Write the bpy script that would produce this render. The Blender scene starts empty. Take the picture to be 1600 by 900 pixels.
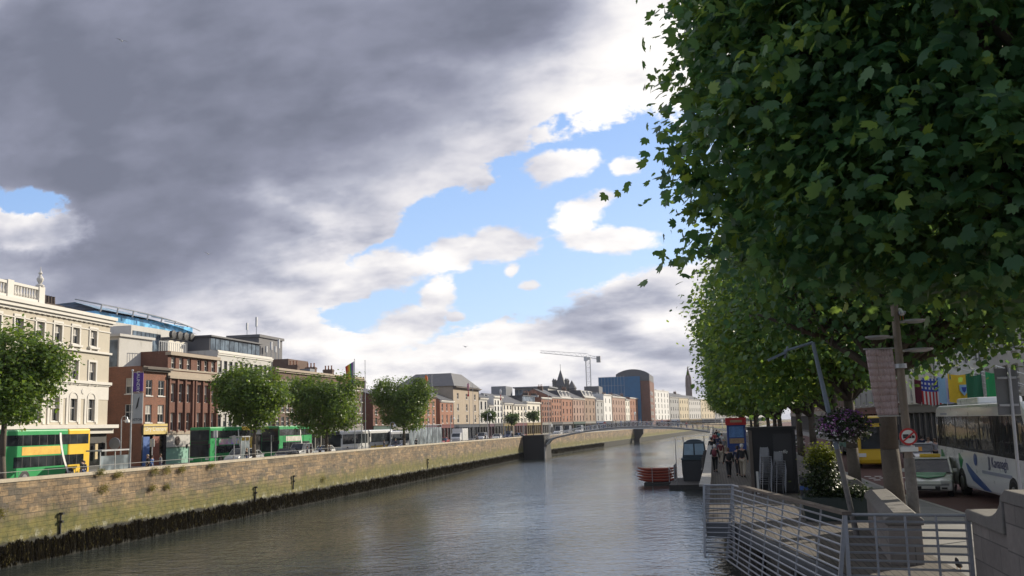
import bpy, bmesh, math, random
import numpy as np
from mathutils import Vector, Matrix
R = math.radians
rnd = random.Random(7)
scene = bpy.context.scene
COL = scene.collection

# ------------------------------------------------------------------ camera
F = 1500.0                      # focal length in photograph pixels (1600 wide)
EYE = Vector((0, 0, 8.4))
YAW, PITCH, ROLL = R(11.46), R(8.09), R(1.55)
def camera_axes():
    f = Vector((-math.sin(YAW) * math.cos(PITCH), math.cos(YAW) * math.cos(PITCH), math.sin(PITCH)))
    r0 = Vector((math.cos(YAW), math.sin(YAW), 0))
    u0 = r0.cross(f)
    r = r0 * math.cos(ROLL) - u0 * math.sin(ROLL)
    u = u0 * math.cos(ROLL) + r0 * math.sin(ROLL)
    return r, u, f
CR, CU, CF = camera_axes()
cd = bpy.data.cameras.new('camera'); cam = bpy.data.objects.new('camera', cd); COL.objects.link(cam)
cd.sensor_width = 36; cd.lens = 36 * F / 1600; cd.clip_start = .1; cd.clip_end = 9000
m3 = Matrix((CR, CU, -CF)).transposed()
cam.matrix_world = Matrix.Translation(EYE) @ m3.to_4x4()
scene.camera = cam
def ray(px, py):
    return (CF * F + CR * (px - 800) + CU * (450 - py)).normalized()
def at_z(px, py, z):
    d = ray(px, py); return EYE + d * ((z - EYE.z) / d.z)
def at_y(px, py, Y):
    d = ray(px, py); return EYE + d * (Y / d.y)
def at_x(px, py, X):
    d = ray(px, py); return EYE + d * (X / d.x)
def proj(p):
    d = Vector(p) - EYE; k = F / d.dot(CF)
    return 800 + d.dot(CR) * k, 450 - d.dot(CU) * k
def x_at(px, Y, z=6.0):          # world x of the picture column px at distance Y, level z
    lo = at_y(px, 660, Y)
    for _ in range(4):
        q = proj((lo.x, Y, z)); lo.x += (px - q[0]) * Y / F
    return lo.x

# ------------------------------------------------------------------ sun, exposure
SUN_AZ, SUN_EL = R(44), R(23)    # azimuth measured from +Y towards +X
sd = bpy.data.lights.new('sun', 'SUN'); sun = bpy.data.objects.new('sun', sd); COL.objects.link(sun)
sd.energy = 3.7; sd.angle = R(.6); sd.color = (1, .9, .74)
to_sun = Vector((math.sin(SUN_AZ) * math.cos(SUN_EL), math.cos(SUN_AZ) * math.cos(SUN_EL), math.sin(SUN_EL)))
sun.rotation_euler = to_sun.to_track_quat('Z', 'Y').to_euler()
scene.view_settings.view_transform = 'Standard'
scene.view_settings.look = 'None'
scene.view_settings.gamma = 1
scene.view_settings.exposure = .55
scene.render.engine = 'CYCLES'

# ------------------------------------------------------------------ node expressions
class X:
    """a node socket (or number) with arithmetic, for writing procedural shaders as formulas"""
    tree = None
    def __init__(s, v): s.v = v.v if isinstance(v, X) else v
    def __add__(a, b): return mth('ADD', a, b)
    def __radd__(a, b): return mth('ADD', b, a)
    def __sub__(a, b): return mth('SUBTRACT', a, b)
    def __rsub__(a, b): return mth('SUBTRACT', b, a)
    def __mul__(a, b): return mth('MULTIPLY', a, b)
    def __rmul__(a, b): return mth('MULTIPLY', b, a)
    def __truediv__(a, b): return mth('DIVIDE', a, b)
def put(inp, v):
    if isinstance(v, X): v = v.v
    if isinstance(v, bpy.types.NodeSocket): X.tree.links.new(v, inp)
    else: inp.default_value = v
def nd(kind, **kw):
    n = X.tree.nodes.new(kind)
    for k, v in kw.items(): setattr(n, k, v)
    return n
def mth(op, a, b=0.0, c=None, clamp=False):
    n = nd('ShaderNodeMath', operation=op, use_clamp=clamp)
    put(n.inputs[0], a); put(n.inputs[1], b)
    if c is not None: put(n.inputs[2], c)
    return X(n.outputs[0])
def smooth(v, a, b, lo=0.0, hi=1.0):
    n = nd('ShaderNodeMapRange', interpolation_type='SMOOTHSTEP')
    for i, q in enumerate((v, a, b, lo, hi)): put(n.inputs[i], q)
    return X(n.outputs[0])
def vec(x, y, z=0.0):
    n = nd('ShaderNodeCombineXYZ'); put(n.inputs[0], x); put(n.inputs[1], y); put(n.inputs[2], z); return X(n.outputs[0])
def sep(v):
    n = nd('ShaderNodeSeparateXYZ'); put(n.inputs[0], v); return [X(o) for o in n.outputs]
def noise(v, scale, detail=4, rough=.55, dist=0.0, color=False):
    n = nd('ShaderNodeTexNoise'); put(n.inputs['Vector'], v); n.inputs['Scale'].default_value = scale
    n.inputs['Detail'].default_value = detail; n.inputs['Roughness'].default_value = rough; n.inputs['Distortion'].default_value = dist
    return X(n.outputs['Color' if color else 'Fac'])
def mixc(f, a, b, op='MIX'):
    n = nd('ShaderNodeMix', data_type='RGBA', blend_type=op); put(n.inputs[0], f)
    put(n.inputs[6], a if not isinstance(a, tuple) else (*a[:3], 1)); put(n.inputs[7], b if not isinstance(b, tuple) else (*b[:3], 1))
    return X(n.outputs[2])
def vscale(v, s):
    n = nd('ShaderNodeVectorMath', operation='MULTIPLY'); put(n.inputs[0], v); n.inputs[1].default_value = s; return X(n.outputs[0])

# ------------------------------------------------------------------ world: sky with broken evening cloud
world = bpy.data.worlds.new('World'); scene.world = world; world.use_nodes = True
wt = world.node_tree; X.tree = wt
for n in list(wt.nodes): wt.nodes.remove(n)
def build_sky():
    out = nd('ShaderNodeOutputWorld'); bg = nd('ShaderNodeBackground')
    sky = nd('ShaderNodeTexSky', sky_type='NISHITA', sun_disc=False)
    sky.sun_elevation = SUN_EL; sky.sun_rotation = SUN_AZ
    g = nd('ShaderNodeTexCoord'); x, y, z = sep(X(g.outputs['Generated']))
    ya = mth('MAXIMUM', mth('ABSOLUTE', y), .12)
    u = x / ya; w = z / ya
    wv = mth('POWER', mth('MAXIMUM', w, .0) + .015, .72) * 1.25     # clouds flatten towards the horizon
    p0 = vec(u, wv * 1.25)
    n_big = noise(p0, 2.6, 8, .55, .2)
    wr = noise(vec(u, wv * 1.5), 7.0, 3, .5)
    n_mid = noise(vec(u * .9 + 3.1, wv * 1.6 + 1.7, wr * .12), 7.5, 9, .55, .0)
    n_edge = noise(vec(u * .9 + 9.1, wv * 1.3 + 1.7), 15.0, 8, .6, .1)
    sd_ = (.035, .03)            # offset towards the bright part of the sky
    n_mid2 = noise(vec(u * .9 + 3.1 + sd_[0], wv * 1.6 + 1.7 + sd_[1], wr * .12), 7.5, 6, .5, .0)
    def uw(px, py):
        d = ray(px, py); return d.x / d.y, d.z / d.y
    def blob(px, py, rx, ry, rot=0.0):
        """1 at the centre of a patch of sky, falling through 0 at its rim; sizes in photograph pixels"""
        cu, cw = uw(px, py); c, s = math.cos(R(rot)), math.sin(R(rot))
        du, dw = u - cu, w - cw
        a = (du * c + dw * s) * (F / rx); b = (dw * c - du * s) * (F / ry)
        return 1.0 - mth('SQRT', a * a + b * b)
    mx = lambda a, b: mth('MAXIMUM', a, b)
    gap = mx(blob(905, 300, 215, 112, 14), blob(1010, 320, 150, 135, 0))
    for a in ((770, 440, 210, 74, 14), (800, 345, 150, 66, 28), (650, 386, 120, 30, 12), (640, 478, 130, 38, 6), (1010, 390, 130, 60, 8), (870, 425, 230, 66, 12), (700, 350, 110, 50, 24)): gap = mx(gap, blob(*a))
    gap = mx(gap, blob(40, 314, 96, 24, -6) * .62)
    puff = blob(872, 262, 74, 34, 6)
    for a in ((915, 326, 64, 27, 14), (900, 352, 40, 20, -20), (952, 376, 98, 24, -4), (980, 262, 34, 18, 0), (775, 384, 88, 36, -2), (700, 402, 92, 34, 14), (600, 420, 96, 42, 8), (684, 456, 30, 46, -32), (640, 510, 80, 36, 8),
              (1020, 452, 190, 40, 15), (826, 446, 22, 12, 0), (712, 496, 22, 10, 0), (800, 422, 20, 16, 40)): puff = mx(puff, blob(*a))
    nn = (n_mid - .5) * 1.5 + (n_big - .5) * .9
    fine = (noise(vec(u + 4.0, wv * 1.1), 34.0, 7, .62, .15) - .5)
    ne = (n_edge - .5) * 2.2 + fine * 1.5 + nn * .5
    cover_gap = smooth(gap + ne * .58, -.13, .09)           # 1 = blue
    cover_puff = smooth(puff + ne * .72, .02, .42)
    behind = smooth(y, -.2, .1, .6, 0.0)
    blue = mth('MAXIMUM', cover_gap * (1.0 - cover_puff), behind * smooth(nn, .0, .1))
    # lit by: the gap's rim, and a glow round the hidden sun
    dark = mx(blob(300, 110, 820, 300, -5), blob(170, 330, 430, 190, -12))
    dark = mx(dark, blob(700, 40, 420, 150, 0) * .8)
    dk = smooth(dark + nn * .55 + (n_edge - .5) * .35, -.12, .55)
    dk = dk * (1.0 - smooth(blob(50, 356, 150, 62, -8) + ne * .3, .0, .45) * .85)
    glow = smooth(blob(1050, 120, 330, 270, 30) + nn * .18, -.05, .8)
    rim = smooth(mx(gap, blob(820, 330, 560, 260, 20) * .55) + nn * .35, -.25, .25)
    relief = (n_mid - n_mid2) * (2.6 - dk * 1.75)
    base = .565 + rim * .20 - smooth(blob(960, 482, 150, 46, 12) + nn * .3, .0, .5) * .22 + relief * .5 + (n_big - .5) * (.5 + dk * .12) + smooth(w, .0, .14, .1, 0.0)
    base = base - dk * (.41 - glow * .28) + glow * .30
    base = base - smooth(y, -.25, .15, .02, 0.0)         # unseen cloud behind the viewer, darkened slightly to lower the ambient light
    t = mth('MAXIMUM', mth('MINIMUM', base, 1.25), .1)
    ramp = nd('ShaderNodeValToRGB'); put(ramp.inputs[0], t * .8)
    el = ramp.color_ramp.elements
    el[0].position = .08; el[0].color = (.17, .185, .245, 1)
    el[1].position = 1.0; el[1].color = (1.2, 1.15, 1.09, 1)
    for pos, c in ((.22, (.25, .265, .345)), (.38, (.41, .425, .51)), (.52, (.63, .625, .68)), (.68, (.88, .855, .85))):
        e = el.new(pos); e.color = (*c, 1)
    sc = nd('ShaderNodeVectorMath', operation='MULTIPLY'); put(sc.inputs[0], X(sky.outputs[0])); sc.inputs[1].default_value = (1.0, 1.0, 1.12)
    CL = 6.7                                              # cloud radiance on the sky texture's scale
    cl = nd('ShaderNodeVectorMath', operation='SCALE'); put(cl.inputs[0], X(ramp.outputs[0])); cl.inputs['Scale'].default_value = CL
    bluec = mixc(smooth(w, 0.0, .45, 0.0, 1.0), (3.2, 4.5, 6.4), (1.5, 2.8, 5.5))
    bl = mixc(.35, bluec, X(sc.outputs[0]))
    col = mixc(blue, X(cl.outputs[0]), bl)
    put(bg.inputs[0], col); bg.inputs[1].default_value = .115
    wt.links.new(bg.outputs[0], out.inputs[0])
build_sky()

# ------------------------------------------------------------------ materials
MATS = {}
def new_mat(name):
    m = bpy.data.materials.new(name); m.use_nodes = True; t = m.node_tree; X.tree = t
    for n in list(t.nodes): t.nodes.remove(n)
    return m
def finish(bsdf):
    o = nd('ShaderNodeOutputMaterial'); X.tree.links.new(bsdf.outputs[0], o.inputs[0])
def objco():
    return X(nd('ShaderNodeTexCoord').outputs['Object'])
def geopos():
    return X(nd('ShaderNodeNewGeometry').outputs['Position'])
def bumpn(h, strength=.3, dist=.02):
    n = nd('ShaderNodeBump'); n.inputs['Strength'].default_value = strength; n.inputs['Distance'].default_value = dist
    put(n.inputs['Height'], h); return X(n.outputs[0])
def princ(**kw):
    b = nd('ShaderNodeBsdfPrincipled')
    for k, v in kw.items():
        k = {'col': 'Base Color', 'rough': 'Roughness', 'metal': 'Metallic', 'normal': 'Normal', 'ior': 'IOR', 'alpha': 'Alpha',
             'trans': 'Transmission Weight', 'emit': 'Emission Color', 'emits': 'Emission Strength', 'coat': 'Coat Weight', 'spec': 'Specular IOR Level'}[k]
        put(b.inputs[k], (*v[:3], 1) if isinstance(v, tuple) else v)
    return b
def mat(name, col, rough=.7, var=.22, sc=1.5, bump=0.0, metal=0.0, coat=0.0, fine=14.0, dirt=None):
    """plain material with worn, uneven colour"""
    if name in MATS: return MATS[name]
    m = new_mat(name); p = objco()
    n = noise(p, sc, 6, .65); f = noise(p, fine, 4, .6)
    k = 1.0 + (n - .5) * (var * 2.6) + (f - .5) * (var * 1.2)
    c = nd('ShaderNodeVectorMath', operation='SCALE'); put(c.inputs[0], tuple(col)); put(c.inputs['Scale'], k)
    cc = X(c.outputs[0])
    if dirt: cc = mixc(smooth(noise(vscale(p, (1.2, 1.2, .35)), 1.7, 6, .7), .52, .75, 0, .7), cc, dirt)
    kw = dict(col=cc, rough=mth('ADD', (n - .5) * .3, rough, clamp=True), metal=metal, coat=coat)
    if bump: kw['normal'] = bumpn(f, bump, .02)
    finish(princ(**kw)); MATS[name] = m; return m
def masonry(name, c1, c2, mortar, bw=.23, bh=.075, rough=.85, var=.3, mort=.012, stain=(.05, .045, .04), stain_amt=.5):
    if name in MATS: return MATS[name]
    m = new_mat(name); p = objco(); x, y, z = sep(p)
    b = nd('ShaderNodeTexBrick'); put(b.inputs['Vector'], vec(x + y, z))
    put(b.inputs['Color1'], (*c1, 1)); put(b.inputs['Color2'], (*c2, 1)); put(b.inputs['Mortar'], (*mortar, 1))
    b.inputs['Scale'].default_value = 1; b.inputs['Mortar Size'].default_value = mort
    b.inputs['Brick Width'].default_value = bw; b.inputs['Row Height'].default_value = bh
    n = noise(p, .5, 7, .65); f = noise(p, 9, 4, .6)
    c = nd('ShaderNodeVectorMath', operation='SCALE'); put(c.inputs[0], X(b.outputs[0])); put(c.inputs['Scale'], 1.0 + (n - .5) * (var * 2.4) + (f - .5) * var)
    st = smooth(noise(vscale(p, (.9, .9, .3)), 1.1, 6, .7), .5, .78, 0, stain_amt)
    cc = mixc(st, X(c.outputs[0]), stain)
    finish(princ(col=cc, rough=rough, normal=bumpn(X(b.outputs['Fac']) * -.6 + f * .4, .5, .02))); MATS[name] = m; return m
def glass_dark(name='window_glass', col=(.02, .024, .028), rough=.09):
    if name in MATS: return MATS[name]
    m = new_mat(name); p = objco(); q = geopos()
    n = noise(q, .7, 2, .5)
    finish(princ(col=mixc(smooth(n, .35, .7), tuple(col), tuple(c * 2.6 + .01 for c in col)), rough=rough, spec=.45, normal=bumpn(noise(q, 1.3, 2, .5), .12, .05)))
    MATS[name] = m; return m

# ------------------------------------------------------------------ mesh helpers
class MB:
    def __init__(s): s.v = []; s.f = []; s.mi = []; s.M = None; s.m = 0
    def add(s, vs, fs):
        n = len(s.v)
        for p in vs: s.v.append(tuple(s.M @ Vector(p)) if s.M is not None else tuple(p))
        for f in fs: s.f.append(tuple(n + i for i in f)); s.mi.append(s.m)
        return s
    def box(s, x0, x1, y0, y1, z0, z1):
        return s.add([(x0, y0, z0), (x1, y0, z0), (x1, y1, z0), (x0, y1, z0), (x0, y0, z1), (x1, y0, z1), (x1, y1, z1), (x0, y1, z1)],
                     [(0, 3, 2, 1), (4, 5, 6, 7), (0, 1, 5, 4), (1, 2, 6, 5), (2, 3, 7, 6), (3, 0, 4, 7)])
    def quad(s, a, b, c, d): return s.add([a, b, c, d], [(0, 1, 2, 3)])
    def tube(s, p, q, r, r2=None, n=8, cap=True):
        p, q = Vector(p), Vector(q); r2 = r if r2 is None else r2
        d = (q - p); 
        if d.length < 1e-6: return s
        d.normalize(); a = d.orthogonal().normalized(); b = d.cross(a); vs = []
        for c, rr in ((p, r), (q, r2)):
            for i in range(n):
                t = 2 * math.pi * i / n; vs.append(c + (a * math.cos(t) + b * math.sin(t)) * rr)
        fs = [(i, (i + 1) % n, n + (i + 1) % n, n + i) for i in range(n)]
        if cap: fs += [tuple(range(n - 1, -1, -1)), tuple(range(n, 2 * n))]
        return s.add(vs, fs)
    def path(s, pts, r, n=8, r2=None):
        r2 = r if r2 is None else r2; k = len(pts) - 1
        for i in range(k):
            s.tube(pts[i], pts[i + 1], r + (r2 - r) * i / k, r + (r2 - r) * (i + 1) / k, n)
        return s
    def bar(s, p, q, w, h):
        """rectangular bar from p to q, w across, h high"""
        p, q = Vector(p), Vector(q); d = (q - p).normalized(); up = Vector((0, 0, 1))
        if abs(d.z) > .95: up = Vector((0, 1, 0))
        a = d.cross(up).normalized() * w / 2; b = a.cross(d).normalized() * h / 2
        vs = [c + sa * a + sb * b for c in (p, q) for sa, sb in ((-1, -1), (1, -1), (1, 1), (-1, 1))]
        return s.add(vs, [(3, 2, 1, 0), (4, 5, 6, 7), (0, 1, 5, 4), (1, 2, 6, 5), (2, 3, 7, 6), (3, 0, 4, 7)])
    def prism(s, poly, y0, y1, axis='y'):
        """poly: list of (x, z), extruded along y (or (y, z) along x)"""
        n = len(poly); f = (lambda a, b, t: (a, t, b)) if axis == 'y' else ((lambda a, b, t: (t, a, b)) if axis == 'x' else (lambda a, b, t: (a, b, t)))
        vs = [f(a, b, y0) for a, b in poly] + [f(a, b, y1) for a, b in poly]
        return s.add(vs, [tuple(range(n)), tuple(range(2 * n - 1, n - 1, -1))] + [(i, n + i, n + (i + 1) % n, (i + 1) % n) for i in range(n)])
    def lathe(s, prof, c=(0, 0, 0), n=12):
        vs = []; c = Vector(c)
        for r, z in prof:
            for i in range(n):
                t = 2 * math.pi * i / n; vs.append((c.x + r * math.cos(t), c.y + r * math.sin(t), c.z + z))
        fs = [(k * n + i, k * n + (i + 1) % n, (k + 1) * n + (i + 1) % n, (k + 1) * n + i) for k in range(len(prof) - 1) for i in range(n)]
        fs += [tuple(range(n - 1, -1, -1)), tuple((len(prof) - 1) * n + i for i in range(n))]
        return s.add(vs, fs)
    def ball(s, c, rx, ry=None, rz=None, n=10, k=6):
        ry = ry or rx; rz = rz or rx; vs = []
        for j in range(k + 1):
            a = -math.pi / 2 + math.pi * j / k
            for i in range(n):
                t = 2 * math.pi * i / n; ca = max(math.cos(a), .02); vs.append((c[0] + rx * ca * math.cos(t), c[1] + ry * ca * math.sin(t), c[2] + rz * math.sin(a)))
        fs = [(j * n + i, j * n + (i + 1) % n, (j + 1) * n + (i + 1) % n, (j + 1) * n + i) for j in range(k) for i in range(n)]
        fs += [tuple(range(n - 1, -1, -1)), tuple(k * n + i for i in range(n))]
        return s.add(vs, fs)
    def wall(s, xs, zs, opens, depth=.18, y=0.0):
        """wall sheet in the xz plane at y facing -y, with recessed openings at the grid cells in opens"""
        for i in range(len(xs) - 1):
            for j in range(len(zs) - 1):
                x0, x1, z0, z1 = xs[i], xs[i + 1], zs[j], zs[j + 1]
                if (i, j) in opens:
                    d = y + depth
                    s.quad((x0, y, z0), (x0, d, z0), (x0, d, z1), (x0, y, z1)); s.quad((x1, y, z0), (x1, y, z1), (x1, d, z1), (x1, d, z0))
                    s.quad((x0, y, z0), (x1, y, z0), (x1, d, z0), (x0, d, z0)); s.quad((x0, y, z1), (x0, d, z1), (x1, d, z1), (x1, y, z1))
                else: s.quad((x0, y, z0), (x1, y, z0), (x1, y, z1), (x0, y, z1))
        return s
    def mesh(s, name, mats):
        me = bpy.data.meshes.new(name); me.from_pydata(s.v, [], s.f)
        for m in (mats if isinstance(mats, (list, tuple)) else [mats]): me.materials.append(m)
        if any(s.mi): me.polygons.foreach_set('material_index', s.mi)
        bm = bmesh.new(); bm.from_mesh(me); bmesh.ops.recalc_face_normals(bm, faces=bm.faces); bm.to_mesh(me); bm.free()
        me.update(); return me
    def build(s, name, mats, parent=None, loc=None, rz=0.0, smooth=False, bevel=0.0):
        me = s.mesh(name, mats)
        if smooth:
            for p in me.polygons: p.use_smooth = True
        return link(name, me, parent, loc, rz, bevel)
def link(name, me, parent=None, loc=None, rz=0.0, bevel=0.0):
    o = bpy.data.objects.new(name, me); COL.objects.link(o)
    if parent is not None: o.parent = parent
    if loc is not None: o.location = loc
    o.rotation_euler = (0, 0, rz)
    if bevel:
        b = o.modifiers.new('bevel', 'BEVEL'); b.width = bevel; b.segments = 2; b.limit_method = 'ANGLE'; b.angle_limit = R(40)
    return o
def tag(o, label=None, cat=None, group=None, kind=None):
    if label: o['label'] = label
    if cat: o['category'] = cat
    if group: o['group'] = group
    if kind: o['kind'] = kind
    return o
def thing(name, label, cat, loc=(0, 0, 0), rz=0.0, group=None):
    o = bpy.data.objects.new(name, None); COL.objects.link(o); o.empty_display_size = .3
    o.location = loc; o.rotation_euler = (0, 0, rz); return tag(o, label, cat, group)
KIDS = {}
def copy_tree(o, parent=None):
    c = o.copy(); COL.objects.link(c)
    if parent is not None: c.parent = parent
    for ch in o.children: copy_tree(ch, c)
    return c
def dup(o, loc, rz, label=None, group=None, scale=None):
    c = copy_tree(o); c.location = loc; c.rotation_euler = (0, 0, rz)
    if label: c['label'] = label
    if group: c['group'] = group
    if scale: c.scale = (scale,) * 3
    return c
def np_mesh(name, verts, nper, mats, smooth=False, mi=None):
    """many separate polygons of nper corners each, from an (n, nper, 3) array"""
    n = verts.shape[0]; me = bpy.data.meshes.new(name); me.vertices.add(n * nper); me.vertices.foreach_set('co', verts.reshape(-1).astype(np.float32))
    me.loops.add(n * nper); me.loops.foreach_set('vertex_index', np.arange(n * nper, dtype=np.int32))
    me.polygons.add(n); me.polygons.foreach_set('loop_start', np.arange(0, n * nper, nper, dtype=np.int32))
    for m in (mats if isinstance(mats, (list, tuple)) else [mats]): me.materials.append(m)
    me.update(calc_edges=True); return me
def text_obj(name, body, size, m, parent, loc, rot, extrude=.004, xscale=1.0, align='CENTER', shear=0.0):
    """lettering as a mesh"""
    c = bpy.data.curves.new(name, 'FONT'); c.body = body; c.size = size; c.extrude = extrude; c.align_x = align; c.align_y = 'CENTER'; c.shear = shear
    o = bpy.data.objects.new(name, c); COL.objects.link(o)
    dg = bpy.context.evaluated_depsgraph_get(); me = bpy.data.meshes.new_from_object(o.evaluated_get(dg))
    bpy.data.objects.remove(o); me.materials.clear(); me.materials.append(m)
    t = bpy.data.objects.new(name, me); COL.objects.link(t); t.parent = parent; t.location = loc; t.rotation_euler = rot; t.scale = (xscale, 1, 1); return t

# ------------------------------------------------------------------ plan of the quays
LB = [(-45.9, -60), (-45.9, 232), (-43.0, 256), (-31.5, 389), (-10, 643), (35, 860), (120, 1150), (300, 1700)]
RB = [(3.2, -60), (3.2, 235), (9, 300), (17, 389), (40, 643), (85, 860), (170, 1150), (340, 1700)]
FL = [(-60.6, 40), (-65.0, 97.5), (-63.4, 100), (-63.2, 250), (-50.5, 395), (-31, 600), (0, 752), (60, 980)]
ZL = 4.74       # left road
def interp(poly, Y):
    for (x0, y0), (x1, y1) in zip(poly, poly[1:]):
        if y0 <= Y <= y1: return x0 + (x1 - x0) * (Y - y0) / (y1 - y0)
    return poly[-1][0] if Y > poly[-1][1] else poly[0][0]
def on_line(px, poly, off=0.0, yref=660):
    """where the picture column px meets the plan line poly"""
    def g(Y): return proj((interp(poly, Y) + off, Y, 8.0))[0] - px
    lo, hi = max(poly[0][1] + .01, 22), poly[-1][1]; sg = 1 if g(hi) > g(lo) else -1
    for _ in range(50):
        mid = (lo + hi) / 2
        if g(mid) * sg < 0: lo = mid
        else: hi = mid
    return Vector((interp(poly, lo) + off, lo, 0))
def z_for(p, py):
    z = 10.0
    for _ in range(6):
        y0 = proj((p[0], p[1], z))[1]; y1 = proj((p[0], p[1], z + 1))[1]; z += (py - y0) / (y1 - y0)
    return z
def copez(Y): return 5.72 - max(0, min(1, (Y - 120) / 120)) * .32
def zr(Y):       # level of the right-hand pavement: it falls away from the bridge
    return 5.45 - max(0, min(1, (Y - 20) / 25)) * .4

# ---- water
def mat_water():
    m = new_mat('river_water'); p = geopos()
    q = vscale(p, (.8, 1.0, 1.0))
    a = noise(q, .32, 3, .5, .4); b = noise(q, .95, 3, .55, .3); c = noise(q, 2.6, 3, .6); d = noise(vscale(p, (1.0, .25, 1.0)), .06, 3, .5)
    gust = smooth(noise(vscale(p, (1.0, .4, 1.0)), .045, 3, .5), .36, .64, .45, 1.25)
    h = (a * .6 + b * 1.1 + c * .6) * gust
    x, y, z = sep(p)
    col = mixc(smooth(noise(p, .02, 4, .5), .4, .65), (.034, .042, .038), (.050, .058, .052))
    b_ = princ(col=col, rough=.035, ior=1.45, normal=bumpn(h, 1.0, .11))
    finish(b_); MATS['water'] = m; return m
mat_water()
def strip(name, left, right, z0, z1, m):
    pass
def sheet(name, pts, z, m):
    mb = MB(); mb.add([(x, y, z) for x, y in pts], [tuple(range(len(pts)))]); o = mb.build(name, m); tag(o, kind='structure'); return o
def band(name, A, B, za, zb, m, kind='structure'):
    mb = MB()
    ys = sorted(set([y for _, y in A] + [y for _, y in B]))
    ys = [y for y in ys if max(A[0][1], B[0][1]) <= y <= min(A[-1][1], B[-1][1])]
    fa = za if callable(za) else (lambda y: za); fb = zb if callable(zb) else (lambda y: zb)
    for y0, y1 in zip(ys, ys[1:]):
        mb.quad((interp(A, y0), y0, fa(y0)), (interp(B, y0), y0, fb(y0)), (interp(B, y1), y1, fb(y1)), (interp(A, y1), y1, fa(y1)))
    o = mb.build(name, m); tag(o, kind=kind); return o
mw = MB(); mw.add([(-700, -300, 0), (900, -300, 0), (900, 2600, 0), (-700, 2600, 0)], [(0, 1, 2, 3)])
tag(mw.build('water', MATS['water']), kind='structure')
m_asphalt = mat('asphalt', (.055, .055, .058), .85, .25, .6, .4)
m_redroad = mat('red_bus_lane', (.105, .042, .036), .85, .3, .5, .4, dirt=(.05, .04, .038))
m_pave = masonry('paving_slabs', (.23, .225, .215), (.27, .26, .25), (.1, .1, .1), .6, .6, var=.3)
m_granite = mat('granite', (.36, .345, .32), .8, .25, 2.0, .5, fine=40, dirt=(.14, .13, .11))
m_conc = mat('concrete', (.26, .255, .245), .85, .25, 1.0, .4)
def off(P, d): return [(x + d, y) for x, y in P]
def offz(P, d): return P
m_land = mat('city_ground', (.12, .12, .11), .9, .2, .2)
band('ground_left_bank', [(-900, -60), (-900, 1700)], off(LB, -.3), ZL - .06, ZL - .06, m_land)
band('road_left_bank', off(LB, -16), off(LB, -4.5), ZL - .02, ZL - .02, m_asphalt)
band('pavement_left_bank', off(LB, -4.5), off(LB, -.5), ZL + .11, ZL + .11, m_pave)
band('pavement_by_the_shops', off(LB, -30), off(LB, -16), ZL + .11, ZL + .11, m_pave)

# ---- left quay wall
def mat_quay():
    m = new_mat('quay_stone'); p = geopos(); x, y, z = sep(p)
    b = nd('ShaderNodeTexBrick'); wob = (noise(p, .9, 3) - .5) * .09
    put(b.inputs['Vector'], vec(y + (noise(p, .35, 3) - .5) * 1.6, z + wob))
    put(b.inputs['Color1'], (.30, .205, .11, 1)); put(b.inputs['Color2'], (.145, .112, .075, 1)); put(b.inputs['Mortar'], (.15, .12, .09, 1))
    b.inputs['Scale'].default_value = 1; b.inputs['Mortar Size'].default_value = .018; b.inputs['Brick Width'].default_value = .8; b.inputs['Row Height'].default_value = .33; b.offset = .37; b.squash = 1.4; b.squash_frequency = 3
    b.inputs['Mortar Smooth'].default_value = .5; b.inputs['Bias'].default_value = -.1
    b2 = nd('ShaderNodeTexBrick'); put(b2.inputs['Vector'], vec(y + 3.3, z + wob * 1.6 + .1))
    put(b2.inputs['Color1'], (.33, .23, .125, 1)); put(b2.inputs['Color2'], (.12, .10, .075, 1)); put(b2.inputs['Mortar'], (.10, .085, .065, 1))
    b2.inputs['Scale'].default_value = 1; b2.inputs['Mortar Size'].default_value = .02; b2.inputs['Brick Width'].default_value = 1.25; b2.inputs['Row Height'].default_value = .43; b2.offset = .43
    n = noise(p, .33, 7, .65); f = noise(p, 3.5, 6, .7)
    c = nd('ShaderNodeVectorMath', operation='SCALE'); put(c.inputs[0], mixc(smooth(noise(vec(y * .3, z), .5, 3), .46, .5), X(b.outputs[0]), X(b2.outputs[0]))); put(c.inputs['Scale'], .92 + (n - .5) * 1.9 + (f - .5) * 2.0)
    col = X(c.outputs[0])
    # dark and pale single blocks, soot streaks
    col = mixc(smooth(noise(vec(y * .35, z * 1.6), 1.5, 5, .7), .54, .66, 0, .8), col, (.07, .055, .042))
    col = mixc(smooth(noise(vec(y * 1.4, z * .25 + 3), 1.2, 5, .65), .5, .68, 0, .65), col, (.10, .088, .062))
    # weed and algae by height above the tide
    e = (noise(vec(y, z), .55, 6, .65) - .5)
    al = smooth(z + e * 3.6, 2.3, 3.9, 1.0, 0.0)
    algae = mixc(smooth(noise(p, 1.4, 5, .7), .38, .62), (.085, .09, .018), (.165, .15, .032))
    col = mixc(al * .85, col, algae)
    pale = smooth(z + e * 1.6, 1.75, 2.15, 1.0, 0.0) * smooth(noise(vec(y, z * .6), .9, 6, .75), .5, .6)
    col = mixc(pale * .6, col, (.46, .45, .36))
    wet = smooth(z + e * .9, 1.5, 1.8, 1.0, 0.0)
    col = mixc(wet, col, (.022, .022, .016))
    gr = smooth(noise(vec(y * .5, z * .9), .8, 6, .75), .62, .7, 0, .6)
    col = mixc(gr, col, (.19, .17, .04))
    finish(princ(col=col, rough=.85, normal=bumpn(X(b.outputs['Fac']) * -.8 + f * .7, .8, .06))); MATS['quay'] = m; return m
mat_quay()
def cut(P, y0, y1, step=12):
    ys = sorted(set([y0, y1] + [y for _, y in P if y0 < y < y1])); return [(interp(P, y), y) for y in ys]
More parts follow.
